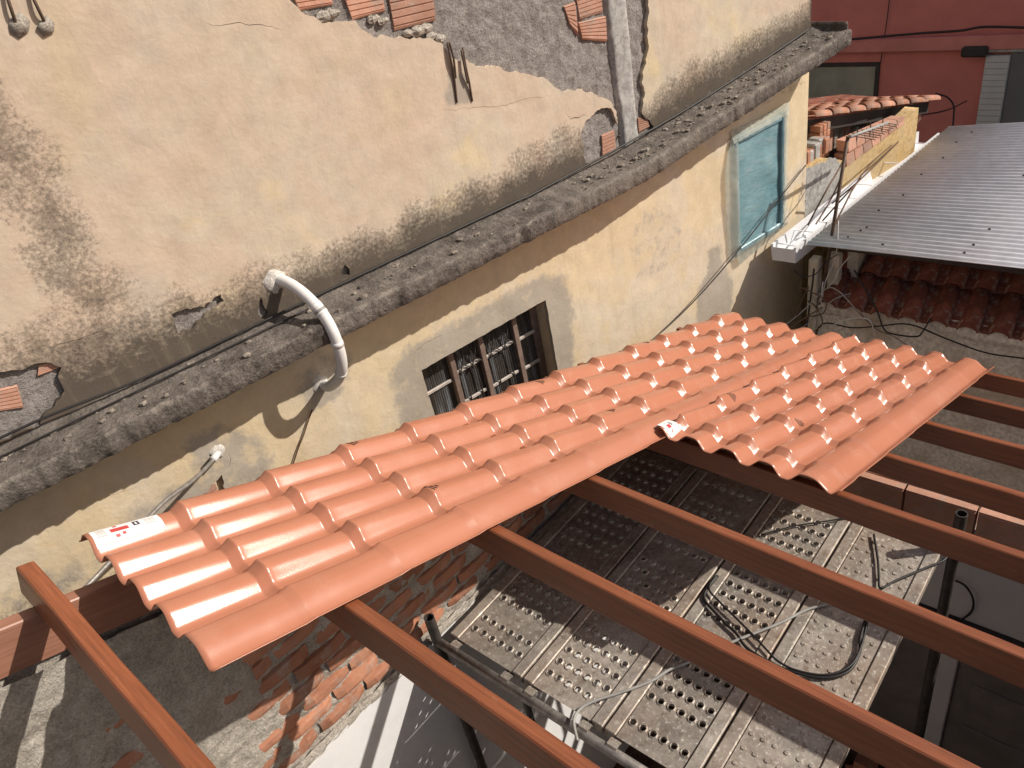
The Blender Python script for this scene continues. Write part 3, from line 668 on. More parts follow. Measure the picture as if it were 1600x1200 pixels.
# --- tiled sheets
ST = .025; AM = .036
def prof_raw(t_):
    t_ = abs((t_ + .5) % 1 - .5)
    if t_ < .14: return 1 - .05 * (t_ / .14) ** 2
    if t_ < .40: e = (t_ - .14) / .26; return .95 * (1 - .6 * e - .4 * smooth01(e)) + .03 * math.sin(math.pi * e)
    return 0.
PT = [sum(prof_raw(i / 400 + d / 400) for d in range(-10, 11)) / 21 for i in range(400)]
def prof_v(t_): x = (t_ % 1) * 400; i = int(x); return PT[i % 400] + (PT[(i + 1) % 400] - PT[i % 400]) * (x - i)
def make_sheet(name, u0, u1, c0, p, nose0, pitch, skew, vl, vr, lift, label):
    """c0: crest nearest the right edge, p: crest spacing; vl, vr: edges relative to the crests"""
    def height(u, v):
        ph = (u - nose0) / pitch; k = math.floor(ph); fr = (ph - k) * pitch
        RL = .034; e = min(1., fr / RL); rise = e
        s_ = rise * (1 - max(0, fr - RL) / (pitch - RL))
        prev = (1 - rise) * 0
        lip = .002 * math.exp(-((fr - .034) / .010) ** 2)
        pv = prof_v((v - c0) / p)
        fd = .20 + .80 * smooth01(((v - c0) / p - .02) / .40)          # the steps die out towards the plain outer margin
        tt = (v - c0) / p
        if tt < -.14: pv = max(pv, .95 * (1 - smooth01((-.14 - tt) / .50)) if tt > -.66 else 0)
        return -1.252 - AM - ST * .55 + AM * pv + (ST * (.45 + (s_ - .45) * fd) + lip * fd) * (.6 + .4 * pv) + lift + .0015 * nz(u, v, 3, 2.3)
    us = []; u = u0
    while u < u1:
        us.append(u); fr = ((u - nose0) / pitch) % 1 * pitch
        u += .0034 if (fr < .048 or fr > pitch - .030) else .017
    us.append(u1)
    v0 = c0 + 4 * p + vl; v1 = c0 - vr; nv = 132
    vs = []; fs = []
    for u in us:
        for j in range(nv + 1):
            v = v0 + (v1 - v0) * j / nv; edge = 0
            if j > nv - 3: edge = -.004 * (j - nv + 3) / 3
            vs.append((u - u0, v - skew * (u - u0) - v1, height(u, v) + edge + 1.30))
    n_ = nv + 1
    for i in range(len(us) - 1):
        for j in range(nv): fs.append((i * n_ + j, i * n_ + j + 1, (i + 1) * n_ + j + 1, (i + 1) * n_ + j))
    o = mesh(name, vs, fs, 'roof_tile', None, True); place(o, u0, v1, -1.30)
    md = o.modifiers.new('thickness', 'SOLIDIFY'); md.thickness = .0025; md.offset = -1
    tag(o, label, 'roof sheet', 'terracotta tile pattern sheets')
    def patch(nm, mat, ua, ub, va, vb, off=.0012, nu=6, nv2=10, rot=0., shear=0.):
        cx, cy = (ua + ub) / 2, (va + vb) / 2
        vs = []
        for i in range(nu + 1):
            for j in range(nv2 + 1):
                du = ua + (ub - ua) * i / nu - cx; dv = va + (vb - va) * j / nv2 - cy
                u = cx + du * math.cos(rot) - dv * math.sin(rot); v = cy + du * math.sin(rot) + dv * math.cos(rot)
                vv = v + skew * (u - u0)
                vs.append((u - u0, v - v1, height(u, vv) + 1.30 + off))
        fs = [(i * (nv2 + 1) + j, (i + 1) * (nv2 + 1) + j, (i + 1) * (nv2 + 1) + j + 1, i * (nv2 + 1) + j + 1) for i in range(nu) for j in range(nv2)]
        return mesh(nm, vs, fs, mat, o, True)
    return o, patch
s1, p1 = make_sheet('roof_sheet', .632, 4.60, 1.592, .159, .885, .312, .016, .072, .112, 0, 'long glossy terracotta roof sheet pressed in tile shapes along the wall')
s2, p2 = make_sheet('roof_sheet', 2.585, 4.625, .862, .158, 2.705, .318, .030, -.012, .125, .006, 'short terracotta tile pattern sheet laid over the long one at far right')
def sticker(patch, u, v, L, Wd, rot):
    patch('sticker', 'paper', u - L / 2, u + L / 2, v - Wd / 2, v + Wd / 2, .0014, 8, 8, rot)
    def bit(a, b, c_, d, m_):
        ca, sa = math.cos(rot), math.sin(rot); du = (a + b) / 2 * L - L / 2; dv = (c_ + d) / 2 * Wd - Wd / 2
        cu = u + du * ca - dv * sa; cv = v + du * sa + dv * ca
        patch('sticker_print', m_, cu - (b - a) * L / 2, cu + (b - a) * L / 2, cv - (d - c_) * Wd / 2, cv + (d - c_) * Wd / 2, .0022, 4, 3, rot)
    bit(.26, .52, .36, .60, 'ink_red'); bit(.30, .36, .14, .24, 'ink_red'); bit(.40, .45, .18, .28, 'ink_red'); bit(.33, .38, .70, .80, 'ink_red')
    bit(.60, .63, .44, .72, 'ink_dark'); bit(.66, .69, .44, .72, 'ink_dark'); bit(.60, .69, .42, .48, 'ink_dark'); bit(.60, .69, .68, .74, 'ink_dark')
    for q in range(5): bit(.06 + .012 * (q % 2), .20, .28 + q * .10, .31 + q * .10, 'grey_cable')
    for q in range(4): bit(.76, .92, .32 + q * .11, .35 + q * .11, 'grey_cable')
    bit(.08, .98, .03, .055, 'grey_cable')
(st1, st2) = ([(0.745,2.196)][0], [(2.694,1.451)][0])
sticker(p1, st1[0], 2.218, .20, .078, -.02); sticker(p2, 2.648, 1.470, .10, .07, .12)
for k, (u, v) in enumerate([(1.59,2.218),(1.563,1.739),(2.596,1.732),(2.659,2.185),(3.58,2.189)]):
    for q in range(3): p1('stamp_mark', 'ink_black', u - .017 + q * .015, u - .011 + q * .015, v - .022 + q * .006, v + .020 - q * .007, .0012, 2, 5, .35)
for k, (u, v) in enumerate([(3.154,1.444),(3.121,1.106),(4.572,1.65)]):
    for q in range(3): p2('stamp_mark', 'ink_black', u - .017 + q * .015, u - .011 + q * .015, v - .022 + q * .006, v + .020 - q * .007, .0012, 2, 5, .35)

# ================================================================== BRICK SIDE WALL UNDER THE RAFTER
bwall = empty('brick_side_wall', (0, 0, 0), A2)
tag(bwall, 'rough red brick wall smeared with mortar, white plaster below', 'wall')
VW = 2.15
def ztop(x): return (-1.551 - .3007 * x) / .9537 + EYE
ZB = 2.43
def bface(x, z): return VW + .004 - .012 * nz(x, z, 1, 9) - .010 * nz(x, z, 4, 26) - (.012 if x < .42 + .2 * nz(z, 1, 0, 3) else 0)
v, f = grid(-.9, 3.29, 300, 0, 1, 90, lambda x, t_: (x, bface(x, ZB + (ztop(x) - ZB) * t_), ZB + (ztop(x) - ZB) * t_))
mesh('mortar_face', v, f, 'mortar_light', bwall, True)
mb = MB(); n_ = 20
for i in range(n_):
    x0 = -.9 + 4.19 * i / n_; x1 = -.9 + 4.19 * (i + 1) / n_
    mb.add([(x0, VW + .03, 0), (x1, VW + .03, 0), (x1, VW + .14, 0), (x0, VW + .14, 0), (x0, VW + .03, ztop(x0)), (x1, VW + .03, ztop(x1)), (x1, VW + .14, ztop(x1)), (x0, VW + .14, ztop(x0))], BF)
mb.build('wall_core', 'mortar_light', bwall)['kind'] = 'stuff'
kk = 0
z = ZB + .055; row = 0
while z < 4.2:
    x = -.2 + (.11 if row % 2 else 0) + rnd.random() * .03
    while x < 2.6:
        L = .205 + rnd.random() * .03
        if z + .05 < ztop(x + L) and (x > .24 + .16 * nz(z, 3, 0, 4) or rnd.random() < .14) and rnd.random() < .93:
            pr_ = .006 + rnd.random() * .012; hh = .060 + rnd.random() * .008
            e = .006; vs = []; nn = 5
            for (t_, y_) in ((0, .03), (.06, .004), (.3, 0), (.7, 0), (.94, .004), (1, .03)):
                for q in range(nn + 1):
                    xx = x + L * q / nn; zz = z + hh * t_; rr = .006 * nz(xx, zz, kk, 22)
                    yy = VW - pr_ + y_ + rr + (.012 if q in (0, nn) else 0)
                    vs.append((xx + .005 * nz(xx, zz, kk + 3, 30), yy, zz + .005 * nz(xx, zz, kk + 7, 14)))
            fs = [(i * (nn + 1) + q, i * (nn + 1) + q + 1, (i + 1) * (nn + 1) + q + 1, (i + 1) * (nn + 1) + q) for i in range(5) for q in range(nn)]
            o = mesh('brick', vs, fs, 'brick_red', bwall); kk += 1
        x += L + .012 + rnd.random() * .016
    z += .081; row += 1
# white plaster part below, with an uneven upper edge
outer = [(-.9, .01), (3.28, .01)] + [(3.28 - 4.18 * i / 90, ZB + .02 * nz(i * .4, 1) + .012 * nz(i * 1.7, 3) + (.02 if i < 60 else -.01) - .03 * (3.28 - 4.18 * i / 90) / 3) for i in range(91)]
v, f, a = sheet2d(outer, [], .12, VW - .022, .05)
mesh('white_plaster', v, f, 'white_paint', bwall, True)
v, f = grid(-.9, 3.2, 200, 0, 1, 8, lambda x, t_: (x, VW - .012 - .012 * math.sin(math.pi * t_) + .008 * nz(x, t_, 2, 22), ZB - .015 + (.060 + .03 * nz(x, 5, 0, 2)) * t_ - .03 * x / 3))
mesh('mortar_fillet', v, f, 'mortar_light', bwall, True)
for i in range(6): pass

# ================================================================== END WALL
ew = empty('end_wall', (3.3, .6, 0)); tag(ew, 'dim end wall with a top course of large hollow bricks and a panelled door', 'wall')
XE = 3.3
def E_(x, y, z): return (x - 3.3, y - .6, z)
ZT = EYE - 2.95
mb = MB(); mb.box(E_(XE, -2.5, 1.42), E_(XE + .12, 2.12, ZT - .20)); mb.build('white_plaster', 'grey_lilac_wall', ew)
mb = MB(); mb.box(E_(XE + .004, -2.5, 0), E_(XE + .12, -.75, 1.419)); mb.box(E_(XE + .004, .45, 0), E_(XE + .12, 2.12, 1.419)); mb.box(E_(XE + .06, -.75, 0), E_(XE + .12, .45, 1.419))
mb.build('lower_wall', 'shaded_white', ew)
MB().bbox(E_(XE - .03, -2.5, 1.38), E_(XE + .01, 2.1, 1.46), .006).build('dark_trim', 'dark_shade', ew)
y = 2.09
for k in range(14):
    L = .335; y0 = y - L
    b = MB(); hh = .195
    prof_ = [(0, 0), (0, hh - .03), (-.006, hh - .028), (-.006, hh - .012), (0, hh - .01), (.0, hh), (.03, hh), (.033, hh - .005), (.05, hh - .005), (.053, hh), (.09, hh), (.09, 0)]
    vs = []
    for (x_, z_) in prof_: vs += [E_(XE - .005 + x_, y0 + .006, ZT - .199 + z_ + .003 * nz(k, 1)), E_(XE - .005 + x_, y - .006, ZT - .199 + z_ + .003 * nz(k, 2))]
    nn = len(prof_); fs = [(2 * i, 2 * i + 1, (2 * i + 3) % (2 * nn), (2 * i + 2) % (2 * nn)) for i in range(nn)]
    fs += [tuple(2 * i for i in range(nn)), tuple(2 * i + 1 for i in reversed(range(nn)))]
    mesh('brick', vs, fs, 'brick_orange', ew); y -= L
v, f = grid(-2.5, 2.1, 160, 0, 1, 6, lambda yy, t_: E_(XE + .082 + .035 * t_, yy, ZT - .006 + .016 * math.sin(3.1 * t_) + .010 * nz(yy, t_, 1, 17)))
mesh('mortar_ridge', v, f, 'rubble', ew, True)
# panelled white door, its shade put into the dark leaf colour
dr = empty('door'); dr.parent = ew; dr['label'] = 'shaded white panelled double door'
mb = MB()
for (a, b) in (((XE - .01, -.75, 0), (XE + .05, -.66, 1.37)), ((XE - .01, .36, 0), (XE + .05, .45, 1.37)), ((XE - .01, -.66, 1.28), (XE + .05, .36, 1.37))): mb.bbox(E_(*a), E_(*b), .006)
mb.build('door_frame', 'grey_lilac_wall', dr)
for y0 in (-.655, -.145):
    lf = MB().box(E_(XE + .02, y0, .01), E_(XE + .05, y0 + .50, 1.275)).build('door_leaf', 'shaded_white', dr)
    for (z0, z1) in ((.1, .55), (.65, .95), (1.03, 1.22)):
        MB().bbox(E_(XE + .008, y0 + .08, z0), E_(XE + .0195, y0 + .42, z1), .006).build('door_panel', 'shaded_white', lf)

# ================================================================== SCAFFOLD
ZD = EYE - 2.7
def plank(y0, y1, label, dimple=False, x0=1.225, x1=2.70):
    t_ = empty('scaffold_plank', (x0, y0, ZD)); tag(t_, label, 'plank', 'steel scaffold planks laid side by side')
    L = x1 - x0; Wd = y1 - y0 - .008; fl_ = .05; mb = MB()
    for a, nm in ((0, 'rim'), (Wd - fl_, 'rim')):
        MB().bbox((0, a, -.045), (L, a + fl_, .004), .004).build('rim', 'plank_metal', t_)
    a0 = fl_ + .004; a1 = Wd - fl_ - .004; n6 = 6; cw = (a1 - a0) / n6; nr = int((L - .10) / .064); cl = (L - .10) / nr; xs0 = .05
    mb.add([(0, a0, -.002), (.05, a0, -.002), (.05, a1, -.002), (0, a1, -.002)], [(0, 1, 2, 3)]); mb.add([(L - .05, a0, -.002), (L, a0, -.002), (L, a1, -.002), (L - .05, a1, -.002)], [(0, 1, 2, 3)])
    for i in range(nr):
        for j in range(n6):
            X0 = xs0 + i * cl; X1 = X0 + cl; Y0 = a0 + j * cw; Y1 = Y0 + cw; cx = (X0 + X1) / 2 + .002 * nz(i, j, y0); cy = (Y0 + Y1) / 2
            rr = .0142 if not dimple else .0075
            zc = -.002 + .0025 * nz(X0 * 3, Y0 * 3, 4)
            vs = [(X0, Y0, -.002), (X1, Y0, -.002), (X1, Y1, -.002), (X0, Y1, -.002)]
            for (r2, z2) in ((rr * 1.45, -.002), (rr * 1.05, .0025 if not dimple else .002), (rr * .92, .001), (rr * .92, -.012)):
                vs += [(cx + r2 * math.cos(math.pi * (2 * q + 1) / 8 + math.pi), cy + r2 * math.sin(math.pi * (2 * q + 1) / 8 + math.pi), z2) for q in range(8)]
            # octagon index q: angle 22.5+45q+180 deg
            if not dimple and (i + int(y0 * 7)) % 7 == 6: mb.add(vs[:4], [(0, 1, 2, 3)]); continue
            o8 = lambda q: 4 + q % 8
            fs = [(0, 1, o8(2), o8(1)), (1, 2, o8(4), o8(3)), (2, 3, o8(6), o8(5)), (3, 0, o8(0), o8(7)), (0, o8(1), o8(0)), (1, o8(3), o8(2)), (2, o8(5), o8(4)), (3, o8(7), o8(6))]
            for ly in range(3 if not dimple else 1): fs += [(4 + ly * 8 + q, 4 + ly * 8 + (q + 1) % 8, 12 + ly * 8 + (q + 1) % 8, 12 + ly * 8 + q) for q in range(8)]
            if dimple: fs.append(tuple(12 + q for q in range(8)))
            mb.add(vs, fs)
    mb.build('dimpled_plate' if dimple else 'perforated_plate', 'plank_metal', t_)
    for e, sg in ((0, -1), (L, 1)):
        for yy in (.06, Wd - .06):
            P = [(e - sg * .01, yy, -.02), (e + sg * .015, yy, -.004), (e + sg * .04, yy, -.002), (e + sg * .058, yy, -.02), (e + sg * .062, yy, -.05)]
            mbk = MB()
            for q in range(len(P) - 1):
                a, b = Vector(P[q]), Vector(P[q + 1]); mbk.add([(a.x, a.y - .022, a.z), (a.x, a.y + .022, a.z), (b.x, b.y + .022, b.z), (b.x, b.y - .022, b.z)], [(0, 1, 2, 3)])
            h_ = mbk.build('hook', 'plank_metal', t_); md = h_.modifiers.new('t', 'SOLIDIFY'); md.thickness = .005
    return t_
plank(1.60, 2.02, 'perforated steel scaffold plank lying next to the white wall')
plank(1.20, 1.598, 'perforated steel scaffold plank, second from the white wall')
plank(.82, 1.198, 'perforated steel scaffold plank, third from the white wall')
plank(.44, .818, 'paint spattered scaffold plank with closed dimpled top, nearest the open side', True)
def frame(x, label, ytop, dz):
    t_ = empty('scaffold_trestle', (x, 1.2, 0)); tag(t_, label, 'scaffold', 'scaffold end trestles')
    for yy, zt in ((2.055, EYE - 2.7 + dz), (.40, EYE - 2.7 + ytop)):
        mb = MB(); P = [(0, yy - 1.2, 0), (0, yy - 1.2, zt)]
        mb.tube(P, .024, 12, False); mb.tube([P[1], (0, yy - 1.2, zt - .3)], .020, 12, False)
        vs = []
        for k in range(12):
            a = 2 * math.pi * k / 12; vs += [(.024 * math.cos(a), yy - 1.2 + .024 * math.sin(a), zt), (.0195 * math.cos(a), yy - 1.2 + .0195 * math.sin(a), zt)]
        mb.add(vs, [(2 * k, (2 * k + 2) % 24, (2 * k + 3) % 24, 2 * k + 1) for k in range(12)])
        mb.build('post', 'dark_steel', t_, True)
    MB().tube([(0, 2.05 - 1.2, ZD - .03), (0, .41 - 1.2, ZD - .03)], .021, 12).build('ledger', 'grey_steel', t_, True)
    MB().tube([(0, 2.05 - 1.2, ZD - .5), (0, .41 - 1.2, ZD - .5)], .017, 10).build('ledger', 'dark_steel', t_, True)
    MB().tube([(0, 1.55 - 1.2, ZD - .04), (0, 1.55 - 1.2, ZD - .5)], .015, 8).build('strut', 'dark_steel', t_, True)
    MB().tube([(0, .95 - 1.2, ZD - .04), (0, .95 - 1.2, ZD - .5)], .015, 8).build('strut', 'dark_steel', t_, True)
frame(1.178, 'near scaffold trestle with hooked plank ends and a stub post', .16, .13)
frame(2.748, 'far scaffold trestle whose open post top stands before the brick course', .20, .1)
if 0: br = MB().tube([(1.2, .37, .5), (2.74, .37, 2.2)], .014, 8).build('scaffold_brace', 'dark_steel', None, True); tag(br, 'dark diagonal scaffold brace below the planks', 'brace')

# cables lying on the planks
zz = ZD + .012
def deck(pts, z_=zz): return [(p[0], p[1], z_ + .004 * nz(i, 2)) for i, p in enumerate(pts)]
tube_thing('deck_cable', deck([(2.094,1.171,2.5),(1.999,1.176,2.5),(1.949,1.158,2.5),(1.915,1.096,2.5),(1.882,1.024,2.5),(1.862,0.971,2.5),(1.828,0.921,2.5),(1.813,0.876,2.5),(1.803,0.782,2.5),(1.817,0.687,2.5),(1.851,0.603,2.5),(1.92,0.546,2.5),(2.015,0.54,2.5),(2.088,0.561,2.5),(2.181,0.574,2.5)]), .0065, 'black_rubber', 'black cable looping over the perforated planks', 'cable')
tube_thing('deck_cable', deck([(2.088,1.174,2.5),(2.008,1.168,2.5),(1.966,1.096,2.5),(1.926,1.003,2.5),(1.879,0.897,2.5),(1.844,0.827,2.5),(1.822,0.775,2.5),(1.821,0.701,2.5),(1.859,0.606,2.5),(1.943,0.547,2.5),(2.056,0.545,2.5),(2.192,0.568,2.5)], zz + .006), .0045, 'black_rubber', 'thinner black cable beside the looping one on the planks', 'cable')
tube_thing('deck_cable', deck([(1.126,1.241,2.5),(1.185,1.301,2.5),(1.24,1.307,2.5),(1.297,1.28,2.5),(1.36,1.232,2.5),(1.424,1.185,2.5),(1.494,1.14,2.5),(1.567,1.111,2.5),(1.629,1.069,2.5),(1.727,1.014,2.5),(1.829,0.955,2.5),(1.902,0.907,2.5),(2.006,0.841,2.5),(2.118,0.781,2.5),(2.195,0.712,2.5)]), .006, 'grey_cable', 'grey cable running across the planks from the near ledger', 'cable')
tube_thing('deck_cable', deck([(2.651,0.703,2.5),(2.52,0.642,2.5),(2.422,0.604,2.5),(2.369,0.579,2.5),(2.439,0.541,2.5),(2.548,0.474,2.5),(2.633,0.42,2.5),(2.679,0.412,2.5)]), .005, 'black_rubber', 'bent dark cable at the far corner of the dimpled plank', 'cable')
tube_thing('deck_cable', deck([(2.415,1.118,2.5),(2.533,1.017,2.5),(2.621,0.919,2.5),(2.699,0.832,2.5)]), .0035, 'black_rubber', 'thin straight dark wire across the far planks', 'cable')
tube_thing('wall_cable', [(3.27,0.462,1.758),(3.27,0.4,1.745),(3.27,0.354,1.673),(3.27,0.347,1.576),(3.27,0.389,1.471)], .006, 'black_rubber', 'black cable loop hanging on the shaded end wall', 'cable')

# rubble heap on the courtyard floor
mb = MB()
for k in range(70):
    c_ = Vector((2.1 + 1.0 * rnd.random(), .15 + 1.2 * rnd.random(), .02 + .10 * rnd.random())); r_ = Matrix.Translation(c_) @ Matrix.Rotation(rnd.random() * 6, 4, 'Z') @ Matrix.Rotation((rnd.random() - .5), 4, 'X')
    e = .35 + .65 * rnd.random(); mb.box((-.09 * e, -.05, -.03), (.09 * e, .05, .03), r_)
o = mb.build('rubble_heap', 'brick_red'); tag(o, 'dark heap of broken bricks on the courtyard floor', 'rubble', kind='stuff')
# the walls that close the courtyard on the near sides and carry the beam ends
o = MB().box((-.95, -1.22, 0), (3.29, -1.10, 1.9)).build('courtyard_wall', 'mortar_light'); o['kind'] = 'structure'
vs = [(-.95, -1.20, 1.9), (3.3, -1.20, 1.9), (3.3, -1.10, 1.9), (-.95, -1.10, 1.9)]
vs += [(x, y, (-1.40 - .3007 * x) / .9537 + EYE) for x, y, z in vs]
o = mesh('courtyard_wall', vs, BF, 'mortar_light'); o['kind'] = 'structure'
o = MB().box((-1.1, -1.22, 0), (-.96, 2.3, 3.3)).build('courtyard_wall', 'mortar_light'); o['kind'] = 'structure'

# ================================================================== NEIGHBOUR HOUSE (far right)
nb = empty('neighbour_house', (5.05, .6, 0)); tag(nb, 'neighbour house with grey wall, old clay tiles and a corrugated metal roof', 'house')
def N_(x, y, z): return (x - 5.05, y - .6, z)
XN = 5.05; ZE = EYE - 3.0
v, f = grid(-2.5, 1.90, 90, 0, ZE + .03, 40, lambda y, z: N_(XN + .008 * nz(y, z, 3, 3), y, z))
mesh('wall', v, [tuple(reversed(q)) for q in f], 'grey_render', nb, True)
MB().box(N_(XN + .03, -2.5, 0), N_(XN + .2, 1.895, ZE)).build('wall_core', 'grey_render', nb)
MB().box(N_(XN + .201, 1.70, 0), N_(7.4, 1.7745, ZE + .36)).build('side_wall', 'cream', nb)
MB().bbox(N_(XN - .03, 1.90, 0), N_(XN + .06, 1.97, ZE + .36), .008).build('corner_post', 'cream', nb)
MB().bbox(N_(XN + .05, 1.78, ZE + .031), N_(XN + .12, 1.86, ZE + .38), .006).build('corner_post', 'cream', nb)
croof = empty('clay_roof'); croof.parent = nb; croof['label'] = 'old dark clay barrel tiles along the eave'
ce = R(24)
def barrel(L, r0, r1, th, up=True, seg=8):
    vs = []; fs = []
    for (x, r_) in ((0, r0), (L, r1)):
        for rr in (r_, r_ - th):
            for k in range(seg + 1):
                a = math.pi * k / seg; vs.append((x, rr * math.cos(a), rr * math.sin(a) * (.85 if up else -.85)))
    m_ = seg + 1
    for k in range(seg):
        fs += [(k, k + 1, 2 * m_ + k + 1, 2 * m_ + k), (m_ + k + 1, m_ + k, 3 * m_ + k, 3 * m_ + k + 1), (k + 1, k, m_ + k, m_ + k + 1), (2 * m_ + k, 2 * m_ + k + 1, 3 * m_ + k + 1, 3 * m_ + k)]
    return vs, fs
bv, bf = barrel(.42, .066, .052, .012); pv, pf = barrel(.42, .070, .084, .012, False)
mx = Matrix.Rotation(-ce, 4, 'Y')
cov = [mx @ Vector(v) for v in bv]; pan = [mx @ Vector(v) for v in pv]
c_me = p_me = None
y = 1.80; row = 0
while y > -1.6:
    for k in range(2):
        for kind in (0, 1):
            if k == 2 and row % 5 == 4 and kind == 0: continue
            if kind == 0 and c_me: o = bpy.data.objects.new('clay_tile', c_me); C.objects.link(o); o.parent = croof
            elif kind == 1 and p_me: o = bpy.data.objects.new('clay_tile', p_me); C.objects.link(o); o.parent = croof
            else:
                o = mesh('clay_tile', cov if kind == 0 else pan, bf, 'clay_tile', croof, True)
                if kind == 0: c_me = o.data
                else: p_me = o.data
            d = k * .33
            o.location = N_(XN - .09 + d * math.cos(ce) + .012 * rnd.random(), y + (0 if kind == 0 else -.091), ZE + .035 + d * math.sin(ce) + (.012 * k if 0 else 0) + (.0 if kind == 0 else .045))
            o.rotation_euler = (0, 0, (rnd.random() - .5) * .05)
    # mortar plug under the cover tile
    vs = [(.0, .060 * math.cos(math.pi * k / 8), .050 * math.sin(math.pi * k / 8)) for k in range(9)]
    vs += [(.08, q[1], q[2] + .03) for q in vs]; fs = [tuple(reversed(range(9)))] + [(k, k + 1, k + 10, k + 9) for k in range(8)]
    o = mesh('mortar_plug', vs, fs, 'grey_render', croof); o.location = N_(XN - .055, y, ZE + .035 + .012)
    y -= .182; row += 1
# mortar band under the eave
v, f = grid(-2.5, 1.88, 140, 0, 1, 5, lambda y, t_: N_(XN - .03 * math.sin(3.1 * t_) - .012, y, ZE - .07 + .13 * t_ + .008 * nz(y, t_, 2, 14)))
mesh('mortar_band', v, [tuple(reversed(q)) for q in f], 'grey_render', nb, True)
# corrugated metal roof falling towards the gutter
X0m, X1m = 4.96, 7.5; ZM = EYE - 2.50
def zroof(x, y): return ZM + (1.95 - y) * (.02 + .075 * (x - X0m) / 2.5)
vs = []; fs = []; nper = 42; ns = nper * 8
for i in range(ns + 1):
    x = X0m + (X1m - X0m) * i / ns; cz = .0088 * math.cos(2 * math.pi * i / 8)
    yl = 1.975 - .088 * (x - X0m)
    for y in (yl, .6, -.6, -2.2): vs.append(N_(x, y, zroof(x, y) + cz))
for i in range(ns):
    for k in range(3): fs.append((i * 4 + k, i * 4 + k + 1, (i + 1) * 4 + k + 1, (i + 1) * 4 + k))
mr = mesh('metal_roof', vs, [tuple(q) for q in fs], 'zinc', nb, True); mr['label'] = 'pale corrugated metal roof with dark screws'
md = mr.modifiers.new('thickness', 'SOLIDIFY'); md.thickness = .0015
for (x, y) in [(a_ * .89 + .94, b_ * 1.05) for a_, b_ in ((4.63, 1.42), (4.74, 1.66), (4.84, 1.62), (4.95, 1.6), (5.24, 1.62), (5.63, 1.55), (4.66, .95), (4.77, .93), (5.05, .9), (5.35, .62), (5.83, .62), (6.1, 1.55), (6.5, 1.5), (6.9, 1.5), (6.1, .9), (6.6, .95), (7.2, 1.45))]:
    i = round((x - X0m) / (X1m - X0m) * nper); x = X0m + (X1m - X0m) * i / nper
    MB().tube([N_(x, y, zroof(x, y) + .006), N_(x, y, zroof(x, y) + .014)], [.011, .006], 8).build('screw', 'dark_steel', mr)
MB().bbox(N_(5.14, -2.2, ZM - .10), N_(5.20, 1.80, ZM - .03), .004).build('roof_purlin', 'dark_shade', nb)
# gutter
def gut(t_): return 4.93 + 2.52 * t_, 2.115 - .225 * t_
pr_ = [(-.095, .0), (-.095, .035), (-.080, .035), (-.075, -.075), (.075, -.075), (.075, .03), (.09, .03), (.09, -.09), (-.085, -.09)]
vs = []; fs = []
for t_ in (0, 1):
    x, y = gut(t_)
    for a, b in pr_: vs.append(N_(x, y - a, ZM - .045 + b))
n_ = len(pr_); fs = [(k, (k + 1) % n_, n_ + (k + 1) % n_, n_ + k) for k in range(n_)] + [tuple(range(n_)), tuple(2 * n_ - 1 - k for k in range(n_))]
gt = mesh('gutter', vs, fs, 'white_gutter', nb); gt['label'] = 'white metal gutter along the edge of the metal roof'
x, y = gut(0); MB().box(N_(x - .004, y - .088, ZM - .134), N_(x - .001, y + .083, ZM - .03)).build('end_cap', 'white_gutter', gt)
for t_ in (.02, .12, .3, .5, .7, .9):
    x, y = gut(t_); MB().box(N_(x, y - .075, ZM - .03), N_(x + .012, y + .078, ZM - .0265)).build('bracket', 'white_gutter', gt)
# ---- antenna mast
ma = [(5.022,1.852,2.376),(5.381,1.869,3.337)]
mast = tube_thing('antenna_mast', ma, .013, 'rust_steel', 'leaning rusty mast beside the metal roof carrying an aerial', 'mast', 8, 2)
b0, b1 = [Vector(p) for p in [(5.37,1.852,3.337),(6.6,1.843,3.102)]]
aer = empty('aerial', b0); tag(aer, 'television aerial with thin rods on top of the leaning mast', 'aerial')
dirb = (b1 - b0); MB().tube([(0, 0, 0), dirb * .62], .012, 8).build('boom', 'grey_cable', aer, True)
side = Vector((0.25, -.9, -.22)).normalized()
for k in range(9):
    p = dirb * (.04 + .07 * k); L = .15 - .008 * k
    MB().tube([p - side * L * .25, p + side * L], .003, 5).build('element', 'dark_steel', aer)
for k in (1, 4, 7):
    p = dirb * (.04 + .07 * k); MB().tube([p + Vector((0, 0, -.05)), p + Vector((0, 0, .05))], .004, 5).build('element', 'dark_steel', aer)
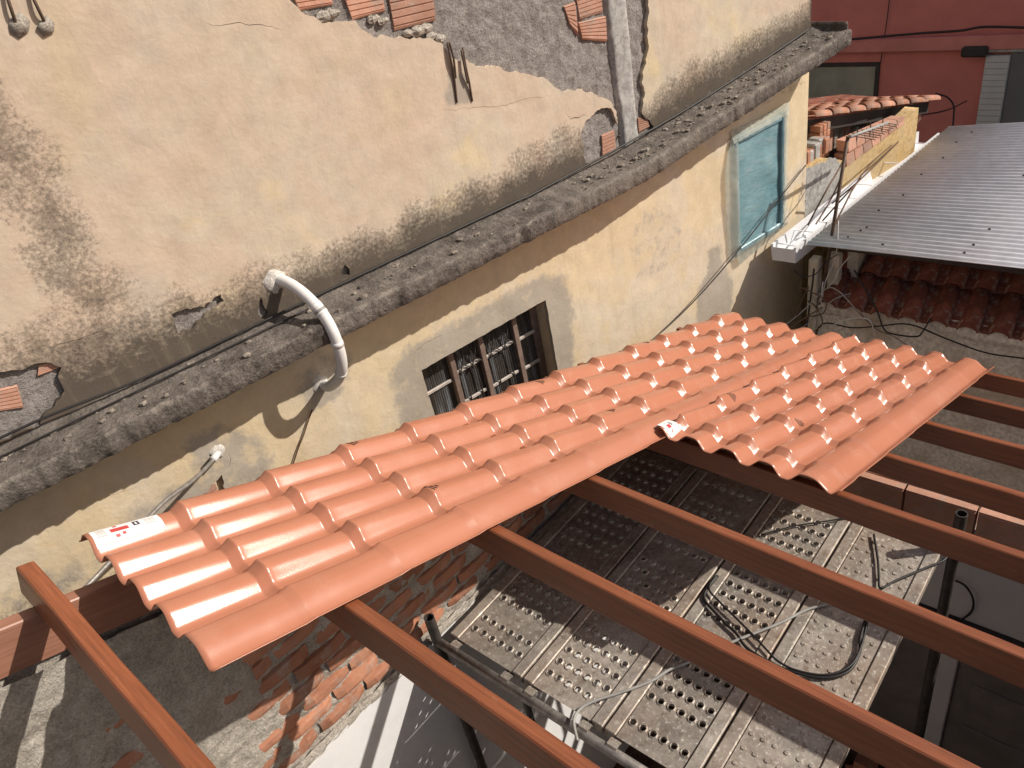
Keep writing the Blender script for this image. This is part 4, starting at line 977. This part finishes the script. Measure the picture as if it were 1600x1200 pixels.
# ---- bundles of cables at the corner
X_ = 4.55
cb = [([(4.978,1.842,2.425),(4.957,1.841,2.28),(4.957,1.825,2.123),(4.957,1.842,1.953)], 'white_cable', .006), ([(4.946,1.874,1.895),(4.837,1.711,2.16),(4.837,1.583,2.251),(4.837,1.463,2.266),(4.891,1.432,2.114)], 'white_cable', .006),
      ([(4.674,2.065,2.115),(4.837,1.945,2.215),(4.891,1.789,2.417),(4.837,1.681,2.449),(4.837,1.59,2.366),(4.891,1.552,2.279),(5,1.434,2.106)], 'grey_cable', .005),
      ([(4.674,2.005,1.992),(4.783,1.966,2.077),(4.891,1.907,2.113),(4.891,1.74,2.334),(5,1.649,2.357)], 'grey_cable', .005), ([(4.674,2.04,2.066),(4.783,1.944,2.164),(4.891,1.805,2.269)], 'brown_cable', .006),
      ([(4.946,2.045,2.494),(4.891,1.952,2.49),(4.891,1.862,2.525),(5,1.839,2.567),(5.055,1.781,2.611)], 'black_rubber', .005), ([(4.891,1.93,1.913),(4.891,1.908,2.14),(4.891,1.895,2.303),(4.891,1.882,2.461),(4.891,1.877,2.563)], 'black_rubber', .008),
      ([(4.891,1.958,2.396),(4.837,1.881,2.412),(4.837,1.765,2.357),(4.837,1.783,2.249),(4.891,1.928,2.163)], 'brown_cable', .006), ([(4.891,1.867,2.04),(4.891,1.8,2.137),(4.946,1.872,2.227),(4.891,1.913,2.3)], 'brown_cable', .006),
      ([(4.957,1.887,1.886),(4.946,1.82,2.097),(4.957,1.617,2.104),(4.957,1.445,2.154),(4.957,1.236,2.216),(4.957,0.995,2.156),(4.957,0.762,2.108),(4.957,0.548,2.119),(4.957,0.281,2.133)], 'black_rubber', .007),
      ([(5,1.638,2.54),(4.891,1.522,2.466),(4.891,1.435,2.319),(4.891,1.383,2.193),(4.891,1.33,2.159),(4.891,1.175,2.17),(4.891,1.133,2.22),(4.957,1.112,2.293)], 'black_rubber', .007),
      ([(4.891,1.552,2.279),(4.946,1.439,2.135),(4.946,1.331,2.108),(4.891,1.216,2.088)], 'brown_cable', .004), ([(5.163,1.824,2.815),(5.065,1.793,2.594),(5,1.832,2.416),(4.978,1.844,2.268)], 'white_cable', .005),
      ([(4.891,1.847,2.153),(4.891,1.876,2.038),(4.783,1.916,2.006),(4.674,1.966,1.985)], 'white_cable', .005), ([(5.065,1.697,2.608),(5,1.739,2.534),(4.946,1.758,2.456),(4.946,1.809,2.386)], 'white_cable', .004),
      ([(4.946,2.088,2.502),(4.891,2.059,2.43),(4.891,2.037,2.302),(4.837,1.992,2.205)], 'brown_cable', .003)]
names = ['white cable going down the mast foot', 'pale cable arching beside the clay tiles', 'grey cable crossing in front of the clay eave', 'grey cable sagging from the corner to the tiles', 'brown cable leaving the corner post to the left',
         'black cable looping under the gutter end', 'thick black cable down the corner post', 'brown cable coil on the corner post, upper', 'brown cable coil on the corner post, lower', 'long black cable sagging along the grey wall',
         'black cable drooping from the clay tiles in a deep bow', 'thin brown wire slanting down the grey wall', 'pale cable hugging the leaning mast', 'short white cable end above the long sheet', 'thin pale wire from the clay roof to the post', 'hair thin wire hanging from the gutter end']
for (pts, mt, r_), lb in zip(cb, names): tube_thing('corner_cable', pts, r_ * .8, mt, lb, 'cable', 6, 5, 'cables at the neighbour corner')

# ================================================================== SMALL HOUSE IN THE ALLEY (behind, centre right)
ah = empty('alley_house', tuple(hm @ Vector((5.06, .03, 0))), R(-10.2)); tag(ah, 'low orange yellow alley building with broken brick top and clay tile roof', 'house')
LA = lambda s, y, z: (s - 5.06, y - .03, z)
aw = [(5.015,3.052),(5.373,3.009),(5.535,2.985),(5.646,2.958),(6.123,2.938),(6.733,2.973)]
top = [(5.06, 3.04), (5.3, 3.02), (5.52, 2.94), (5.6, 2.90)] + [(5.795,2.878),(6.178,2.904),(6.549,2.943),(6.742,2.981)]
outer = [(5.06, .5), (6.8, .5)] + list(reversed(top))
v, f, a = sheet2d([(p[0], p[1]) for p in jag(outer, .05, .012, 3)], [], .12, .03, .12)
mesh('wall', [LA(*p) for p in v], f, 'rough_yellow', ah, True)
# grey patch
gp = [(5.016,3.023),(5.464,2.979),(5.585,2.856),(5.568,2.661),(5.32,2.594),(5.073,2.61)]
v, f, a = sheet2d(jag(gp, .03, .02, 5), [], .08, .022, .007)
mesh('cement_patch', [LA(*p) for p in v], f, 'concrete', ah, True)
# bare bricks on top of the wall
bt = [Vector(p) for p in [(5.58,3.061),(6.467,2.989)]]; bb = [Vector(p) for p in [(5.623,2.843),(6.553,2.92)]]
for k in range(7):
    for j in range(2):
        e0, e1 = (k + .04 + .3 * j) / 7.3, (k + .96 + .3 * j) / 7.3; f0, f1 = (0.03, .47) if j == 0 else (.53, .97)
        q = [bb[0].lerp(bb[1], e0).lerp(bt[0].lerp(bt[1], e0), f0), bb[0].lerp(bb[1], e1).lerp(bt[0].lerp(bt[1], e1), f0), bb[0].lerp(bb[1], e1).lerp(bt[0].lerp(bt[1], e1), f1), bb[0].lerp(bb[1], e0).lerp(bt[0].lerp(bt[1], e0), f1)]
        mesh('brick', [LA(p.x, y_, p.y) for y_ in (.018, .12) for p in q], [(0, 1, 2, 3), (7, 6, 5, 4), (0, 4, 5, 1), (1, 5, 6, 2), (2, 6, 7, 3), (3, 7, 4, 0)], 'brick_orange', ah)
for k in range(5):
    for j in range(3): MB().bbox(LA(5.46 + .05 * j, .16, 2.93 + k * .055), LA(5.505 + .05 * j, .26, 2.98 + k * .055), .004).build('brick', 'brick_red', ah)
for k in range(12):
    s_ = 5.52 + k * .10
    MB().bbox(LA(s_, .30 + .03 * rnd.random(), 2.85), LA(s_ + .05 + .04 * rnd.random(), .36, 3.19 - .024 * k + .02 * rnd.random()), .008).build('brick', 'rubble' if k % 3 else 'brick_orange', ah)
for k in range(9):
    s_ = 5.08 + .045 * k; MB().bbox(LA(s_, .05 + .08 * rnd.random(), 3.0 + .03 * rnd.random()), LA(s_ + .05 + .03 * rnd.random(), .20, 3.10 + .05 * rnd.random()), .01).build('brick', 'brick_red' if k % 2 else 'concrete', ah)
MB().box(LA(5.05, .55, 0), LA(7.0, .6, 2.88)).build('back_wall', 'dark_grey', ah)
MB().bbox(LA(5.05, .34, 3.12), LA(5.60, .42, 3.26), .01).build('lintel', 'cream', ah)
ar = empty('clay_roof'); ar.parent = ah; ar['label'] = 'row of old clay barrel tiles above the alley wall'
bv2, bf2 = barrel(.32, .052, .043, .010); me2 = None
rs = [Vector(p) for p in [(5.412,0.22,3.319),(7.398,0.22,2.881)]]
dv = (rs[1] - rs[0]); nrm_ = dv.normalized(); ang = math.atan2(nrm_.z, nrm_.x)
def sloped(nm, y0, y1, za, zb, mt, par):
    a, b = rs; vs = [LA(p.x, y, p.z + z) for p in (a, b) for y in (y0, y1) for z in (za, zb)]
    return mesh(nm, vs, [(0, 1, 3, 2), (4, 6, 7, 5), (0, 4, 5, 1), (2, 3, 7, 6), (0, 2, 6, 4), (1, 5, 7, 3)], mt, par)
sloped('eave_board', .25, .29, -.16, -.05, 'dark_shade', ah)
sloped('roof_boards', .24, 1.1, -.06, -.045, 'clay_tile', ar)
for j in range(6):
    for k in range(8):
        if me2: o = bpy.data.objects.new('clay_tile', me2); C.objects.link(o); o.parent = ar
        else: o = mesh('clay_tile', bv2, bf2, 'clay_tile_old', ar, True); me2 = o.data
        p = rs[0] + dv * (k / 8) + Vector((0, j * .125, -.012 * j + .008 * rnd.random()))
        o.location = LA(p.x, p.y, p.z - .03); o.rotation_euler = (0, -ang + .03, (rnd.random() - .5) * .09)
# cables strung over the alley
for k, (pts, lb) in enumerate((([(4.674,2.038,1.899),(5.6,1.898,2.85),(7,2.026,2.755),(8.6,2.282,2.495)], 'brown cable rising along the yellow alley wall, upper of the strands'), ([(5.435,2.037,2.676),(5.6,1.857,2.927),(7,2.024,2.727),(8.7,2.272,2.464)], 'brown cable rising along the yellow alley wall, middle strand'),
                          ([(5.544,2.013,2.771),(5.8,1.88,2.899),(7.4,2.042,2.706),(8.6,2.254,2.457)], 'brown cable rising along the yellow alley wall, lowest strand'), ([(5.218,2.061,2.73),(5.3,1.974,2.96),(5.6,1.991,3.028),(5.7,1.986,3.098)], 'short dark cable left of the leaning mast'), ([(5.218,2.001,2.747),(5.652,2.063,2.753),(5.6,1.962,3.001)], 'second short dark cable left of the leaning mast'))):
    tube_thing('alley_cable', pts, .006, 'brown_cable', lb, 'cable', 6, 6, 'cables strung over the alley')

# ================================================================== RED BUILDING (back)
XR = 11.0
rb = empty('red_building', (XR, 2.5, 0)); tag(rb, 'dark red rendered building in shade behind the alley', 'building')
def Q_(x, y, z): return (x - XR, y - 2.5, z)
lz = EYE - 2.54
MB().box(Q_(XR, -6, 0), Q_(XR + .3, 9, 5.6)).build('wall', 'red_wall', rb)
MB().bbox(Q_(XR - .10, -6, lz - .14), Q_(XR - .003, 9, lz + .02), .01).build('string_course', 'red_trim', rb)
wq = [(11,4.219,2.33),(11,3.514,1.979)]
y1, z1 = wq[0][1], wq[0][2]; y0, z0 = wq[1][1], wq[1][2]; z0 -= .25; y1 += .25
rw = empty('window'); rw.parent = rb
mb = MB()
for (a, b) in (((y0 - .05, z0), (y0, z1)), ((y1, z0), (y1 + .05, z1)), ((y0 - .05, z1), (y1 + .05, z1 + .05))): mb.box(Q_(XR - .03, a[0], a[1]), Q_(XR - .002, b[0], b[1]))
mb.build('window_frame', 'dark_shade', rw); MB().box(Q_(XR - .02, y0, z0), Q_(XR - .004, y1, z1)).build('pane', 'pale_glass', rw)
wb = [(10.9,2.241,2.451),(10.9,1.986,2.431),(10.9,2.169,1.679)]
ya, yb = wb[0][1], wb[1][1]; zt = wb[0][2]
col_ = MB().box(Q_(XR - .08, yb, 0), Q_(XR - .002, ya, zt)).build('white_pillar', 'white_brick', rb)
zq = zt - .01
for k in range(16):
    MB().bbox(Q_(XR - .095, yb + .004, zq - .062), Q_(XR - .079, ya - .004, zq), .004).build('brick', 'white_brick', col_); zq -= .07
MB().box(Q_(XR - .05, -6, 0), Q_(XR - .003, yb - .003, zt + .04)).build('grey_shutter', 'dark_grey', rb)
MB().box(Q_(XR - .09, -6, zt + .041), Q_(XR - .002, ya + .05, lz - .141)).build('concrete_lintel', 'concrete', rb)
tube_thing('facade_wire', [(10.95,3.398,3.269),(10.95,3.413,2.904),(10.95,3.434,2.601),(10.95,3.448,2.382)], .006, 'black_rubber', 'thin dark wire hanging down the red facade', 'cable')
tube_thing('facade_wire', [(10.85,3.844,2.7),(10.85,3.411,2.724),(10.85,2.964,2.746),(10.85,2.542,2.759),(10.85,2.277,2.791),(10.85,1.76,2.756)], .014, 'black_rubber', 'dark cable lying along the red string course', 'cable')
tube_thing('facade_wire', [(10.7,2.688,2.073),(10.6,2.529,2.058),(10.5,2.423,1.99),(10.4,2.384,1.892),(10.3,2.353,1.802)], .010, 'black_rubber', 'dark cable arching down from the alley roof to the metal roof', 'cable')
tube_thing('facade_wire', [(9.5,2.505,2.184),(10,2.368,2.091),(10.9,2.378,1.925)], .008, 'black_rubber', 'thin cable from the alley roof to the red facade', 'cable')
bl = MB()
for k in range(7):
    a = Vector(wq[0]) ; 
jb = MB().bbox(Q_(XR - .16, ya - .02, zt + .0), Q_(XR - .081, ya + .26, zt + .12), .02).build('junction_box', 'dark_shade', rb)
